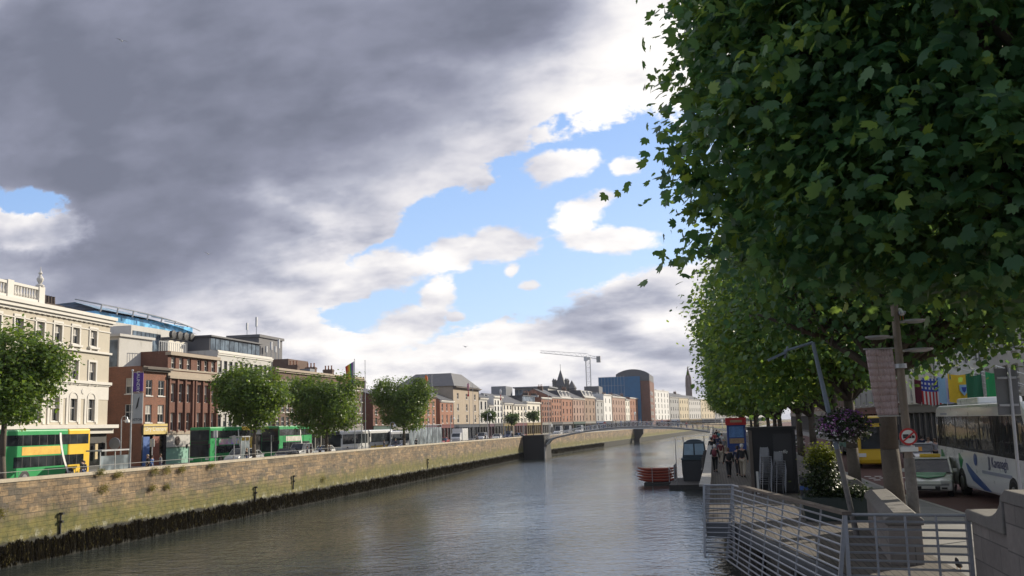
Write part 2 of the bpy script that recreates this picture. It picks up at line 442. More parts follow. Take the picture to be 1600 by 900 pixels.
def quay_wall(label, P, y0, y1, zf, side, body_m, cope_m):
    t = thing('quay_wall', label, 'quay wall', (0, 0, 0))
    pts = cut(P, y0, y1); w = MB(); c = MB()
    for (xa, ya), (xb, yb) in zip(pts, pts[1:]):
        for mb, prof in ((w, lambda q: [(.32, -2), (.02, q - .22), (-.62, q - .22), (-.62, q - 2.5)]), (c, lambda q: [(.1, q - .22), (.1, q - .04), (.02, q), (-.66, q), (-.72, q - .04), (-.72, q - .22)])):
            A = [(xa + side * d, ya, z) for d, z in prof(zf(ya))]; B = [(xb + side * d, yb, z) for d, z in prof(zf(yb))]
            for i in range(len(A) - 1): mb.quad(A[i], B[i], B[i + 1], A[i + 1])
    w.build('masonry', body_m, t); c.build('coping', cope_m, t); return t
m_cope = mat('coping_stone', (.46, .40, .30), .8, .3, 1.2, .5, fine=20, dirt=(.2, .16, .09))
LWALL = [(x, y) for x, y in LB]
def densify(P, step=10):
    out = []
    for (x0, y0), (x1, y1) in zip(P, P[1:]):
        k = max(1, int((y1 - y0) / step))
        for i in range(k): out.append((x0 + (x1 - x0) * i / k, y0 + (y1 - y0) * i / k))
    return out + [P[-1]]
quay_wall('long sunlit tan stone quay wall with weed along its foot on the left bank', densify([p for p in LB if p[1] <= 1150], 20), -60, 1150, copez, 1, MATS['quay'], m_cope)

# ---- seaweed hanging on the foot of the left wall
def seaweed():
    rs = np.random.RandomState(3); n = 60000
    u = rs.rand(n); Y = 40 + (330 - 40) * u ** 1.7
    edge = 1.55 + .07 * np.sin(Y * .9) + .08 * np.sin(Y * 2.3 + 1) + .06 * np.sin(Y * 7.1) + .12 * rs.rand(n) ** 3
    z1 = edge * (.16 + .84 * rs.rand(n) ** .7); ln = .2 + .35 * rs.rand(n); w = .015 + .035 * rs.rand(n)
    clump = .55 + .8 * np.sin(Y * 3.7 + 2 * np.sin(Y * 1.3)) * np.sin(Y * 9.1 + 1)
    X0 = np.array([interp(LB, y) for y in Y]) + .32 - .3 * (z1 + 2) / 7.7
    o = .02 + .11 * rs.rand(n) * clump; s = (rs.rand(n) - .5) * .12
    v = np.zeros((n, 5, 3))
    v[:, 0] = np.stack([X0 - .02, Y - w * .6, z1], 1); v[:, 1] = np.stack([X0 + o, Y - w + s, z1 - ln * .5], 1)
    v[:, 2] = np.stack([X0 + o * .7, Y + s, np.maximum(z1 - ln, -.05)], 1); v[:, 3] = np.stack([X0 + o, Y + w + s, z1 - ln * .45], 1); v[:, 4] = np.stack([X0 - .02, Y + w * .6, z1], 1)
    m = new_mat('seaweed'); g = nd('ShaderNodeNewGeometry'); r = X(g.outputs['Random Per Island'])
    finish(princ(col=mixc(smooth(r, .93, 1), mixc(r, (.004, .0035, .003), (.014, .012, .007)), (.07, .06, .022)), rough=1.0, spec=0.0))
    o = link('seaweed', np_mesh('seaweed', v, 5, m)); tag(o, 'dark brown bladderwrack hanging in a band along the foot of the left quay wall', 'seaweed', kind='stuff')
seaweed()

# ------------------------------------------------------------------ left bank buildings
m_white = mat('white_paint', (.60, .575, .52), .6, .12, 1.2)
m_frame = mat('window_frame_white', (.62, .60, .56), .5, .1, 2)
m_dframe = mat('window_frame_dark', (.05, .05, .05), .5, .1, 2)
m_slate = masonry('slate', (.075, .08, .09), (.10, .10, .11), (.04, .04, .045), .3, .2, .6, .3, .01, stain=(.12, .11, .08), stain_amt=.4)
m_lead = mat('grey_metal_roof', (.20, .21, .225), .45, .2, .6)
m_dark = mat('dark_interior', (.018, .017, .016), .7, .3, 1)
m_glass = glass_dark()
m_blind = mat('pale_blind', (.42, .40, .36), .8, .15, 2)
m_pot = mat('terracotta_pot', (.30, .14, .08), .8, .2, 4)
m_soot = masonry('sooty_brick', (.10, .065, .05), (.07, .05, .042), (.06, .055, .05))
m_black = mat('black_paint', (.02, .02, .022), .45, .2, 3)
m_steel = mat('galvanised_steel', (.42, .43, .44), .42, .15, 3, metal=.6)
BR = {
 'red': masonry('red_brick', (.29, .108, .058), (.215, .08, .046), (.17, .12, .09)),
 'dred': masonry('dark_red_brick', (.20, .074, .045), (.15, .055, .036), (.13, .09, .07)),
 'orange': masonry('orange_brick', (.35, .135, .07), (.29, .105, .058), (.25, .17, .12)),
 'brown': masonry('brown_brick', (.165, .095, .065), (.12, .07, .05), (.12, .09, .07)),
 'tan': masonry('tan_brick', (.34, .22, .15), (.28, .18, .125), (.2, .16, .12)),
 'pink': masonry('pink_brick', (.40, .24, .18), (.34, .2, .15), (.25, .2, .16)),
 'cream': mat('cream_render', (.47, .425, .34), .75, .12, .5, .2, dirt=(.42, .38, .3)),
 'ivory': mat('ivory_render', (.66, .62, .53), .75, .12, .5, .2, dirt=(.48, .45, .38)),
 'white': mat('white_render', (.68, .67, .63), .75, .12, .5, .2, dirt=(.46, .45, .42)),
 'grey': mat('grey_render', (.34, .335, .32), .8, .15, .5, .2, dirt=(.22, .215, .2)),
 'palegrey': mat('pale_grey_stone', (.50, .485, .45), .8, .14, .5, .2, dirt=(.33, .32, .29)),
 'dgrey': mat('dark_grey_cladding', (.10, .10, .108), .6, .15, .5),
 'stone': mat('warm_stone', (.38, .31, .23), .85, .2, .6, .3, dirt=(.2, .17, .13)),
 'yellow': mat('buff_stone', (.52, .44, .30), .8, .15, .5, .2, dirt=(.35, .3, .22)),
}
WIN = {}
def window_meshes(w, h, style, dark):
    k = (round(w, 2), round(h, 2), style, dark)
    if k in WIN: return WIN[k]
    f = MB(); fr = m_dframe if dark else m_frame
    t = .07
    f.box(-w / 2, w / 2, .10, .16, 0, t).box(-w / 2, w / 2, .10, .16, h - t, h)
    f.box(-w / 2, -w / 2 + t, .10, .16, t, h - t).box(w / 2 - t, w / 2, .10, .16, t, h - t)
    if style == 'sash':
        f.box(-w / 2 + t, w / 2 - t, .09, .15, h * .5 - .035, h * .5 + .035)
        f.box(-.018, .018, .11, .145, t, h * .5 - .035).box(-.018, .018, .11, .145, h * .5 + .035, h - t)
    elif style == 'geo':
        f.box(-w / 2 + t, w / 2 - t, .09, .15, h * .5 - .03, h * .5 + .03)
        for q in (-w / 6, w / 6): f.box(q - .014, q + .014, .11, .14, t, h * .5 - .03).box(q - .014, q + .014, .11, .14, h * .5 + .03, h - t)
    elif style == 'plain': f.box(-w / 2 + t, w / 2 - t, .10, .15, h * .66, h * .66 + .05)
    f.box(-w / 2 - .1, w / 2 + .1, -.09, .098, -.12, -.002)
    g = MB(); g.box(-w / 2 + .02, w / 2 - .02, .165, .175, .02, h - .02)
    b = MB(); b.box(-w / 2 + .05, w / 2 - .05, .155, .164, h * .45, h - .05)
    WIN[k] = (f.mesh('window', fr), g.mesh('pane', m_glass), b.mesh('blind', m_blind)); return WIN[k]
def put_window(parent, w, h, loc, style='sash', dark=False, rz=0.0, blind=.25, far=False):
    a, b, c = window_meshes(w, h, style, dark)
    o = link('window', a, parent, loc, rz); p = link('pane', b, o)
    if rnd.random() < blind: link('blind', c, o)
    return o
def chimney(parent, x, y, z, m, w=.9, l=1.8, h=2.2, pots=4, name='chimney'):
    c = MB().box(-w / 2, w / 2, -l / 2, l / 2, -1.5, h).box(-w / 2 - .08, w / 2 + .08, -l / 2 - .08, l / 2 + .08, h - .35, h - .15).build(name, m, parent, (x, y, z))
    for i in range(pots):
        MB().lathe([(.14, 0), (.17, .1), (.12, .2), (.13, .62), (.16, .66), (.16, .72)], n=8).build('chimney_pot', m_pot, c, (0, -l / 2 + l * (i + .5) / pots, h + .002))
SHOPC = [(.02, .03, .05), (.12, .02, .02), (.02, .06, .04), (.22, .21, .18), (.03, .03, .03), (.04, .07, .15), (.2, .14, .04), (.14, .13, .12), (.07, .02, .05)]
def building(label, px0, px1, ytop, storeys, bays, wall, style='sash', roof='flat', win=(1.15, 1.9), shop=None, line=FL, offx=0.0, D=13.0,
             cornice=.45, cat='building', chim=(), gh=4.1, cc=None, dark=False, ridge=3.0, wfrac=None, name='terrace_house', base=ZL, flank=None, blind=.25, attic=None, bands=(), sfx=None, ztop=None):
    A = on_line(px0, line, offx); B = on_line(px1, line, offx); d = B - A; L = d.length; rz = math.atan2(d.y, d.x)
    H = (ztop if ztop else z_for(A * .5 + B * .5, ytop)) - base
    t = thing(name, label, cat, (A.x, A.y, base), rz)
    m = BR[wall] if isinstance(wall, str) else wall; tr = cc or m_white
    # storeys above the shop: openings
    top = H - (.9 if roof != 'gable' else .35)
    hs = (top - gh) / (storeys - 1); xs = [0.0]; zs = [gh]; opens = set(); wins = []
    bw = L / bays; ww = min(win[0], bw * .62)
    for i in range(bays): c = bw * (i + .5); xs += [c - ww / 2, c + ww / 2]
    xs.append(L)
    for j in range(storeys - 1):
        wh = min(win[1], hs * .68) * (1 - .12 * j if style != 'plain' else 1)
        z0 = gh + hs * j + (hs - wh) * .42; zs += [z0, z0 + wh]
        for i in range(bays): opens.add((2 * i + 1, 2 * j + 1)); wins.append((bw * (i + .5), z0, ww, wh))
    zs.append(H)
    w = MB(); w.wall(xs, zs, opens)
    fx = []
    if flank:      # windows in the end wall that faces down the river
        fb, fs = flank; fxs = [0.0]; fz = [0.0]; fo = set()
        for i in range(fb): c = D * (i + .5) / fb; fxs += [c - .55, c + .55]
        fxs.append(D)
        for j in range(1, storeys):
            if j > fs: break
            z0 = gh + hs * (j - 1) + hs * .25; fz += [z0, z0 + min(1.9, hs * .6)]
            for i in range(fb): fo.add((2 * i + 1, 2 * j - 1)); fx.append((D * (i + .5) / fb, z0, min(1.9, hs * .6)))
        fz.append(H); w.M = Matrix.Rotation(-math.pi / 2, 4, 'Z') @ Matrix.Translation((-D, 0, 0)); w.wall(fxs, fz, fo); w.M = None
    else: w.quad((0, 0, 0), (0, D, 0), (0, D, H), (0, 0, H))
    w.quad((L, 0, 0), (L, 0, H), (L, D, H), (L, D, 0)).quad((0, D, 0), (L, D, 0), (L, D, H), (0, D, H))
    w.box(.3, L - .3, .42, D - .3, .1, H - .5)      # floors and inner walls behind the panes
    w.build('wall', m, t)
    for x, z, a, h in wins: put_window(t, a, h, (x, 0, z), style, dark, blind=blind)
    for y, z, h in fx: put_window(t, 1.1, h, (0, D - y, z), style, dark, -math.pi / 2)
    # shop front
    sc = shop if shop else rnd.choice(SHOPC); sm = mat('shopfront_%d_%d_%d' % tuple(int(c * 100) for c in sc), sc, .5, .15, 2)
    s = MB(); s.box(0, L, -.12, .16, gh - .85, gh - .003).box(0, L, -.22, -.121, gh - .12, gh - .02)
    n = max(2, int(L / 2.4))
    for i in range(n + 1):
        x = .15 + (L - .3) * i / n; s.box(x - .13, x + .13, -.04, .2, 0, gh - .86)
    s.box(.3, L - .3, .05, .19, 0, .5)
    sf = s.build('shopfront', sm, t)
    MB().box(.05, L - .05, .21, .23, 0, gh - .9).build('shop_window', glass_dark('shop_glass', (.02, .02, .02)), sf)
    if sfx: sfx(sf, L, gh)
    MB().tube((L - .12, -.07, .2), (L - .12, -.07, H - .7), .055, n=6).build('downpipe', m_black if len(label) % 2 else m_lead, t)
    if cornice:
        c = MB(); c.box(-.05, L + .05, -cornice * .6, .04, H - .62, H - .4).box(-.1, L + .1, -cornice, .05, H - .4, H - .18).box(0, L, -.04, .3, H - .18, H + .001)
        for b in bands: z = gh + (H - gh) * b; c.box(0, L, -.16, -.003, z - .12, z + .12)
        c.build('cornice', tr, t)
    if roof == 'flat':
        MB().box(.3, L - .3, .3, D - .3, H - .49, H - .35).build('roof', m_lead, t)
        rb = MB(); 
        for x in (rnd.uniform(.2, .4), rnd.uniform(.55, .8)): rb.box(L * x, L * x + rnd.uniform(1, 2.2), 4, 6.5, H - .35, H + rnd.uniform(.3, 1.1))
        rb.build('roof_housing', m_lead, t)
    elif roof == 'gable':
        r = MB(); r.prism([(-.25, H - .05), (D / 2, H + ridge), (D + .2, H - .05), (D, H - .12), (D / 2, H + ridge - .2), (0, H - .12)], -.05, L + .05, 'x'); r.build('roof', m_slate, t)
        g = MB(); g.prism([(0, H - .1), (D / 2, H + ridge - .15), (D, H - .1)], .01, .25, 'x').prism([(0, H - .1), (D / 2, H + ridge - .15), (D, H - .1)], L - .25, L - .01, 'x'); g.build('gable', m, t)
    elif roof == 'mansard':
        r = MB(); q = [(.3, H), (1.6, H + 2.6), (D - 1.6, H + 2.6), (D - .3, H)]; r.prism(q, .1, L - .1, 'x'); rr = r.build('roof', m_slate, t)
        k = max(1, bays - 0)
        for i in range(k):
            x = L * (i + .5) / k; dd = MB().box(x - .7, x + .7, .5, 2.0, H + .3, H + 2.3).build('dormer', m_white, t)
            MB().box(x - .5, x + .5, .44, .498, H + .5, H + 2.0).build('pane', m_glass, dd)
    elif roof == 'hip':
        r = MB(); e = .4; a = (-e, -e, H); b = (L + e, -e, H); c = (L + e, D + e, H); d_ = (-e, D + e, H); k = min(L, D) * .32
        a2, b2, c2, d2 = (L / 2 - k, D / 2 - k, H + ridge), (L / 2 + k, D / 2 - k, H + ridge), (L / 2 + k, D / 2 + k, H + ridge), (L / 2 - k, D / 2 + k, H + ridge)
        r.quad(a, b, b2, a2).quad(b, c, c2, b2).quad(c, d_, d2, c2).quad(d_, a, a2, d2).quad(a2, b2, c2, d2).quad(a, d_, c, b); r.build('roof', m_slate, t)
    elif roof == 'attic':            # set-back glazed top floor
        r = MB(); r.box(.8, L - .8, 1.6, D - 1, H - .3, H + 1.9).box(.5, L - .5, 1.2, D - .8, H + 1.9, H + 2.1); r.build('penthouse', BR['dgrey'], t)
        g = MB(); 
        for i in range(bays): g.box(.9 + (L - 1.8) * i / bays + .08, .9 + (L - 1.8) * (i + 1) / bays - .08, 1.54, 1.598, H + .2, H + 1.75)
        g.build('penthouse_glass', glass_dark('sky_glass', (.06, .08, .1)), t)
    for c in chim:
        zc = H + (ridge * .75 if roof == 'gable' else 0)
        chimney(t, min(max(L * c, .55), L - .55), D * .45, zc, BR['brown'] if wall not in ('red', 'dred') else m_soot, h=1.7, pots=3)
    return t, L, H, D

# 1 the cream corner building, made by hand
def cream_building():
    A = Vector((-61.6, 55, 0)); B = on_line(166.5, FL); d = B - A; L = d.length; rz = math.atan2(d.y, d.x)
    H = z_for(B, 497) - ZL; D = 16.0
    t = thing('corner_building', 'cream stucco four storey corner building with white cornice, balustrade and arched first floor windows', 'building', (A.x, A.y, ZL), rz)
    m = BR['cream']; xs = [0.0]; c = []
    def xat(px): p = on_line(px, [(A.x, A.y), (B.x, B.y)]); return (Vector((p.x, p.y, 0)) - A).length
    bx = [xat(140), xat(112), xat(83.5), xat(55)]; st = bx[0] - bx[1]
    while bx[-1] - st > 1.5: bx.append(bx[-1] - st)
    bx = sorted(bx)
    zrow = [z_for(B, 598) - ZL, z_for(B, 552) - ZL]; zs_ = z_for(B, 664) - ZL
    rows = [(z_for(on_line(135, FL), 658) - ZL, z_for(on_line(135, FL), 618) - ZL), (z_for(on_line(140, FL), 595) - ZL, z_for(on_line(140, FL), 566) - ZL), (z_for(on_line(140, FL), 541) - ZL, z_for(on_line(140, FL), 514.5) - ZL)]
    ww = 1.25
    for x in bx: xs += [x - ww / 2, x + ww / 2]
    xs.append(L); zs = [zs_]; 
    for a, b in rows: zs += [a, b]
    zs.append(H); opens = {(2 * i + 1, 2 * j + 1) for i in range(len(bx)) for j in range(3)}
    w = MB(); w.wall(xs, zs, opens, .25)
    w.quad((0, 0, 0), (0, D, 0), (0, D, H), (0, 0, H)).quad((L, 0, 0), (L, 0, H), (L, D, H), (L, D, 0)).quad((0, D, 0), (L, D, 0), (L, D, H), (0, D, H)).box(.5, L - .5, .5, D - .5, .1, H - .5); w.build('wall', m, t)
    for i, x in enumerate(bx):
        for j, (a, b) in enumerate(rows):
            o = put_window(t, ww, b - a, (x, .06, a), 'sash', blind=.6)
            s = MB(); e = .22; h = b - a
            if j == 0:      # arched surround
                s.box(-ww / 2 - e, -ww / 2, -.12, -.004, -.1, h - .3).box(ww / 2, ww / 2 + e, -.12, -.004, -.1, h - .3)
                s.box(-ww / 2 - e - .45, -ww / 2 - e - .08, -.09, -.004, -.3, h - .3).box(ww / 2 + e + .08, ww / 2 + e + .45, -.09, -.004, -.3, h - .3)
                r0, r1, k = ww / 2, ww / 2 + e, 10
                for q in range(k):
                    t0, t1 = math.pi * q / k, math.pi * (q + 1) / k
                    P = [(r * math.cos(u), h - .3 + r * .8 * math.sin(u)) for r, u in ((r0, t0), (r1, t0), (r1, t1), (r0, t1))]
                    s.prism(P, -.13, -.004)
                P = [(r0 * math.cos(math.pi * q / k), h - .3 + r0 * .8 * math.sin(math.pi * q / k)) for q in range(k + 1)]; s.prism(P, -.02, -.003)
                s.lathe([(.16, -.02), (.16, .02)], (0, 0, 0), 10) if False else None
            else:
                s.box(-ww / 2 - e, -ww / 2, -.1, -.004, -.1, h + e).box(ww / 2, ww / 2 + e, -.1, -.004, -.1, h + e).box(-ww / 2, ww / 2, -.1, -.004, h, h + e).box(-ww / 2 - e - .12, ww / 2 + e + .12, -.3, -.004, -.32, -.1)
                s.box(-ww / 2 - .2, -ww / 2 + .02, -.22, -.004, -.55, -.32).box(ww / 2 - .02, ww / 2 + .2, -.22, -.004, -.55, -.32)
            s.build('window_surround', m_white, t, (x, 0, a))
    c = MB(); 
    for z, dz, y in ((H, .35, .7), (H - .35, .35, .5), (H - .7, .25, .25), (H - 1.6, .12, .1), (zrow[1], .22, .28), (zrow[0], .3, .35), (zrow[0] - .3, .15, .18)): c.box(-.1, L + y * .5, -y, -.004 if y < .5 else .4, z - dz + .004, z)
    n = int(L / .9)
    for i in range(n): x = L * (i + .5) / n; c.box(x - .12, x + .12, -.22, -.006, H - 1.0, H - .71)
    c.box(0, L, -.06, -.003, zrow[0] - 1.9, zrow[0] - .451); c.build('cornice', m_white, t)
    for i in range(len(bx) - 1):
        x = (bx[i] + bx[i + 1]) / 2; r = MB(); r.M = Matrix.Rotation(math.pi / 2, 4, 'X'); r.lathe([(.3, 0), (.3, .06), (.18, .07)], n=14); r.build('roundel', m_white, t, (x, -.062, zrow[0] - 1.1))
    b = MB(); xe = xat(56); bz = H + .02; hb = 1.55
    b.box(0, xe, -.2, .25, bz, bz + .3).box(0, xe, -.2, .25, bz + hb - .25, bz + hb)
    x = .4
    while x < xe - 3.2:
        b.lathe([(.09, .3), (.15, .5), (.08, .85), (.12, hb - .25)], (x, 0, bz), 8); x += .42
    x0 = xe
    for q in (xe - .4, xe - 5.2, xe - 10): b.box(q - .45, q + .45, -.28, .33, bz, bz + hb + .12)
    x = xe - 4.6
    while x < xe - 1: b.lathe([(.09, .3), (.15, .5), (.08, .85), (.12, hb - .25)], (x, 0, bz), 8); x += .42
    bo = b.build('balustrade', m_white, t)
    MB().lathe([(.4, 0), (.42, .15), (.15, .3), (.3, .6), (.34, .8), (.18, 1.05), (.1, 1.2), (.2, 1.35), (.06, 1.6), (.02, 2.0)], (xe - .4, 0, bz + hb + .12), 10).build('finial', m_white, bo)
    MB().box(.5, L - .5, .5, D - .5, H - .45, H - .2).build('roof', m_lead, t)
    ch = MB().box(-2.0, 1.0, -.8, .8, -1, 1.5).box(-2.15, 1.15, -.95, .95, 1.1, 1.4).build('chimney', m_soot, t, (xat(152), 6.0, H))
    for k in range(5): MB().lathe([(.2, 0), (.16, .9), (.2, .95)], n=8).build('chimney_pot', m_soot, ch, (-1.7 + .55 * k, 0, 1.5))
    ch = MB().box(-2.0, 2.0, -.8, .8, -1, 1.2).build('chimney', m_soot, t, (xat(8), 5.0, H + .8))
    for k in range(6): MB().lathe([(.2, 0), (.16, .7), (.2, .75)], n=8).build('chimney_pot', m_soot, ch, (-1.6 + .62 * k, 0, 1.2))
    # ground floor
    s = MB(); s.box(0, L + .5, -1.1, .2, zs_ - .35, zs_ + .02).box(0, L + .3, -.6, .2, zs_ - .9, zs_ - .36).build('canopy', m_white, t)
    s = MB(); z1 = zs_ - .92; s.box(0, L, .02, .2, z1 - 1.0, z1).box(0, L, -.02, .2, 0, .5)
    k = int(L / 3.1)
    for i in range(k + 1): x = .2 + (L - .4) * i / k; s.box(x - .18, x + .18, -.06, .25, .5, z1 - 1.0)
    sf = s.build('shopfront', mat('charcoal_shopfront', (.06, .058, .055), .5, .2, 2), t)
    MB().box(0, L, .26, .28, 0, z1 - .9).build('shop_window', glass_dark('shop_glass', (.02, .02, .02)), sf)
    MB().box(xat(148), xat(152), -.1, -.03, 1.2, 1.2 + 1.6).build('poster', mat('buff_poster', (.5, .4, .22), .6, .3, 3), sf)
    o = MB(); o.M = Matrix.Rotation(0, 4, 'Z'); o.lathe([(.02, 0)], n=3) if False else None
    sg = MB(); sg.M = Matrix.Rotation(math.pi / 2, 4, 'Y'); sg.lathe([(.62, -.05), (.66, 0), (.62, .05)], n=18); sg.build('hanging_sign', m_steel, sf, (L - .1, -1.0, z1 - 1.1))
    return L
cream_building()

# 2 red brick corner house with the laundry banner
def dry_cleaners(sf, L, gh):
    q = MB().box(.1, L - .05, -.2, -.125, gh - .95, gh + .25).build('fascia_sign', mat('gold_sign', (.62, .47, .16), .5, .15, 2), sf)
    text_obj('sign_lettering', 'Dry Cleaners', .72, mat('sign_white', (.8, .78, .7), .5, .05), q, (L / 2, -.21, gh - .35), (math.pi / 2, 0, 0), xscale=1.0)
    MB().box(L * .42, L * .7, -.1, -.045, .1, gh - 1.2).build('shop_door', mat('dull_red_door', (.26, .09, .06), .6, .2, 2), sf)
    MB().box(.2, L * .3, -.1, -.045, .1, gh - 1.2).build('blue_panel', mat('blue_panel', (.05, .12, .34), .5, .2, 2), sf)
tr_dark = mat('dark_stone_cornice', (.12, .10, .085), .8, .2, 1)
tr_tan = mat('tan_stone_trim', (.36, .30, .23), .8, .2, 1)
t2, L2, H2, D2 = building('red brick corner house with dark cornice above the gold dry cleaners sign', 221, 259.5, 573, 3, 2, 'red', 'sash', 'flat', (1.2, 3.0), cc=tr_dark, cornice=.7,
    flank=(4, 2), sfx=dry_cleaners, D=14, name='corner_house', gh=4.6, blind=.1, shop=(.06, .05, .05))
chimney(t2, 1.0, D2 - 2.2, H2, BR['red'], w=1.6, l=2.4, h=3.6, pots=0)
g = MB().box(.4, L2 + 2, 3.6, D2 - 3.2, H2 - .3, H2 + 3.6).box(.1, L2 + 2.2, 3.3, D2 - 3, H2 + 3.6, H2 + 3.9).build('penthouse', BR['palegrey'], t2)
for k in range(5): MB().box(.34, .398, 3.8 + k * 1.4, 5.0 + k * 1.4, H2 + .1, H2 + 3.2).build('penthouse_pane', glass_dark('sky_glass', (.06, .08, .1)), g)
# 3 tall brown-red office block with long window bays
def red_block():
    A = on_line(259.5, FL); B = on_line(337.5, FL); d = B - A; L = d.length; rz = math.atan2(d.y, d.x); H = z_for(A * .5 + B * .5, 553) - ZL; D = 15
    t = thing('office_block', 'dark red brick block with two groups of three tall window bays', 'building', (A.x, A.y, ZL), rz)
    Z = lambda py: z_for(A * .5 + B * .5, py) - ZL
    cx = []
    for g0 in (.03, .54):
        for k in range(3): cx.append(L * (g0 + .075 + k * .15))
    ww = L * .085; xs = [0.0]
    for x in cx: xs += [x - ww / 2, x + ww / 2]
    xs.append(L); rows = [(Z(672), Z(645)), (Z(629), Z(601)), (Z(578.5), Z(561.5))]; zs = [Z(675)]
    for r in rows: zs += list(r)
    zs.append(H)
    w = MB(); w.wall(xs, zs, {(2 * i + 1, 2 * j + 1) for i in range(6) for j in range(3)}, .3)
    w.quad((0, 0, 0), (0, D, 0), (0, D, H), (0, 0, H)).quad((L, 0, 0), (L, 0, H), (L, D, H), (L, D, 0)).quad((0, D, 0), (L, D, 0), (L, D, H), (0, D, H)).box(.35, L - .35, .35, D - .3, .1, H - .5)
    for i in range(7):
        g0 = [0.03, .18, .33, .48, .54, .69, .84, .99]
    for g0 in (.03, .18, .33, .48, .54, .69, .84, .985): w.box(L * g0 - .16, L * g0 + .16, -.22, -.003, Z(675), Z(594))
    w.build('wall', BR['dred'], t)
    for j, (a, b) in enumerate(rows):
        for x in cx: put_window(t, ww, b - a, (x, .12, a), 'sash', blind=.7)
    c = MB(); c.box(-.1, L + .1, -.45, .3, H - .5, H - .1).box(0, L, -.1, -.004, Z(590), Z(583)).box(-.05, L + .05, -.4, -.004, Z(594), Z(590) - .004).box(0, L, -.12, -.004, Z(581.5), Z(578.8)); c.build('cornice', tr_tan, t); MB().box(0, L, -.15, -.004, Z(678), Z(673)).build('stone_band', tr_tan, t)
    MB().box(.3, L - .3, .3, D - .3, H - .49, H - .3).build('roof', m_lead, t)
    s = MB(); z1 = Z(678); s.box(0, L, -.05, .2, z1 - 1.5, z1 - .01).box(L * .45, L, -.02, .2, 0, z1 - 1.5); so = s.build('shopfront', BR['palegrey'], t)
    MB().box(0, L * .45, .1, .2, 0, z1 - 1.5).build('hoarding', mat('pale_green_hoarding', (.22, .42, .33), .6, .2, 1), so)
    v = MB(); v.M = Matrix.Rotation(math.pi / 2, 4, 'X'); v.lathe([(.5, 0), (.55, .06), (.3, .1)], n=16); v.build('round_vent', m_soot, so, (L * .2, -.055, z1 - .75))
    # terrace on the roof with glass screens
    p = MB().box(0, L * .55, 5, D - 1, H - .3, H + 3.3).build('penthouse', BR['palegrey'], t)
    for k in range(7): MB().box(.3 + k * L * .075, .3 + (k + .85) * L * .075, 4.93, 4.998, H, H + 2.7).build('penthouse_pane', glass_dark('sky_glass', (.06, .08, .1)), p)
    q = MB()
    for k in range(14): q.box(L * k / 26, L * k / 26 + .05, 1.2, 1.25, H - .3, H + 1.2)
    q.box(0, L * .5, 1.18, 1.26, H + 1.2, H + 1.25); q.build('roof_railing', m_steel, t)
    p = MB().box(L * .56, L * .95, 4, D - 1, H - .3, H + 2.0).build('penthouse', BR['ivory'], t)
    for k in range(4): v = MB(); v.M = Matrix.Rotation(math.pi / 2, 4, 'X'); v.lathe([(.55, 0), (.55, .4), (.3, .42)], n=12); v.build('extractor_fan', m_black, t, (L * .6 + k * 1.5, 3.9, H + 2.7))
red_block()
building('pale grey five storey office with a green attic strip behind the second tree', 337.8, 424, 553, 5, 11, 'palegrey', 'plain', 'attic', (1.3, 1.9), cornice=.2, name='office_block', dark=True)
tB, LB_, HB, DB = building('long brown brick hotel with a pale stone band, behind the flags', 430, 567, 583, 5, 22, 'brown', 'sash', 'flat', (1.1, 1.9), cc=tr_tan, cornice=.5, bands=(.78,), name='hotel', D=14, chim=(.05, .55, .75, .97), blind=.7)
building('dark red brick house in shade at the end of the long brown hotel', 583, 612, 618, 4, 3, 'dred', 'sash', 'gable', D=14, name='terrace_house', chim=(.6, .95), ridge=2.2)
building('narrow red brick house behind the fourth tree', 612.5, 648, 625, 4, 4, 'red', 'sash', 'flat', chim=(.5,))
building('tall orange brick house just right of the fourth tree', 648.5, 682, 617, 4, 4, 'orange', 'sash', 'flat', chim=(.9,), cc=tr_dark)
tD, LD, HD, DD = building('large tan stone hall with a dark hipped roof, flat side wall and orange brick front', 709, 749, 605, 4, 3, 'stone', 'sash', 'hip', (1.5, 2.4), D=15, ridge=3.6, cc=tr_dark, name='hall', cornice=.9)
building('orange brick gabled house with arched windows below the hall', 688, 708.7, 625, 3, 3, 'orange', 'sash', 'gable', (1.2, 2.4), D=10, ridge=2.4, name='gabled_house')
p = MB().box(-.3, -.1, 1, 9, 3, 7.2)
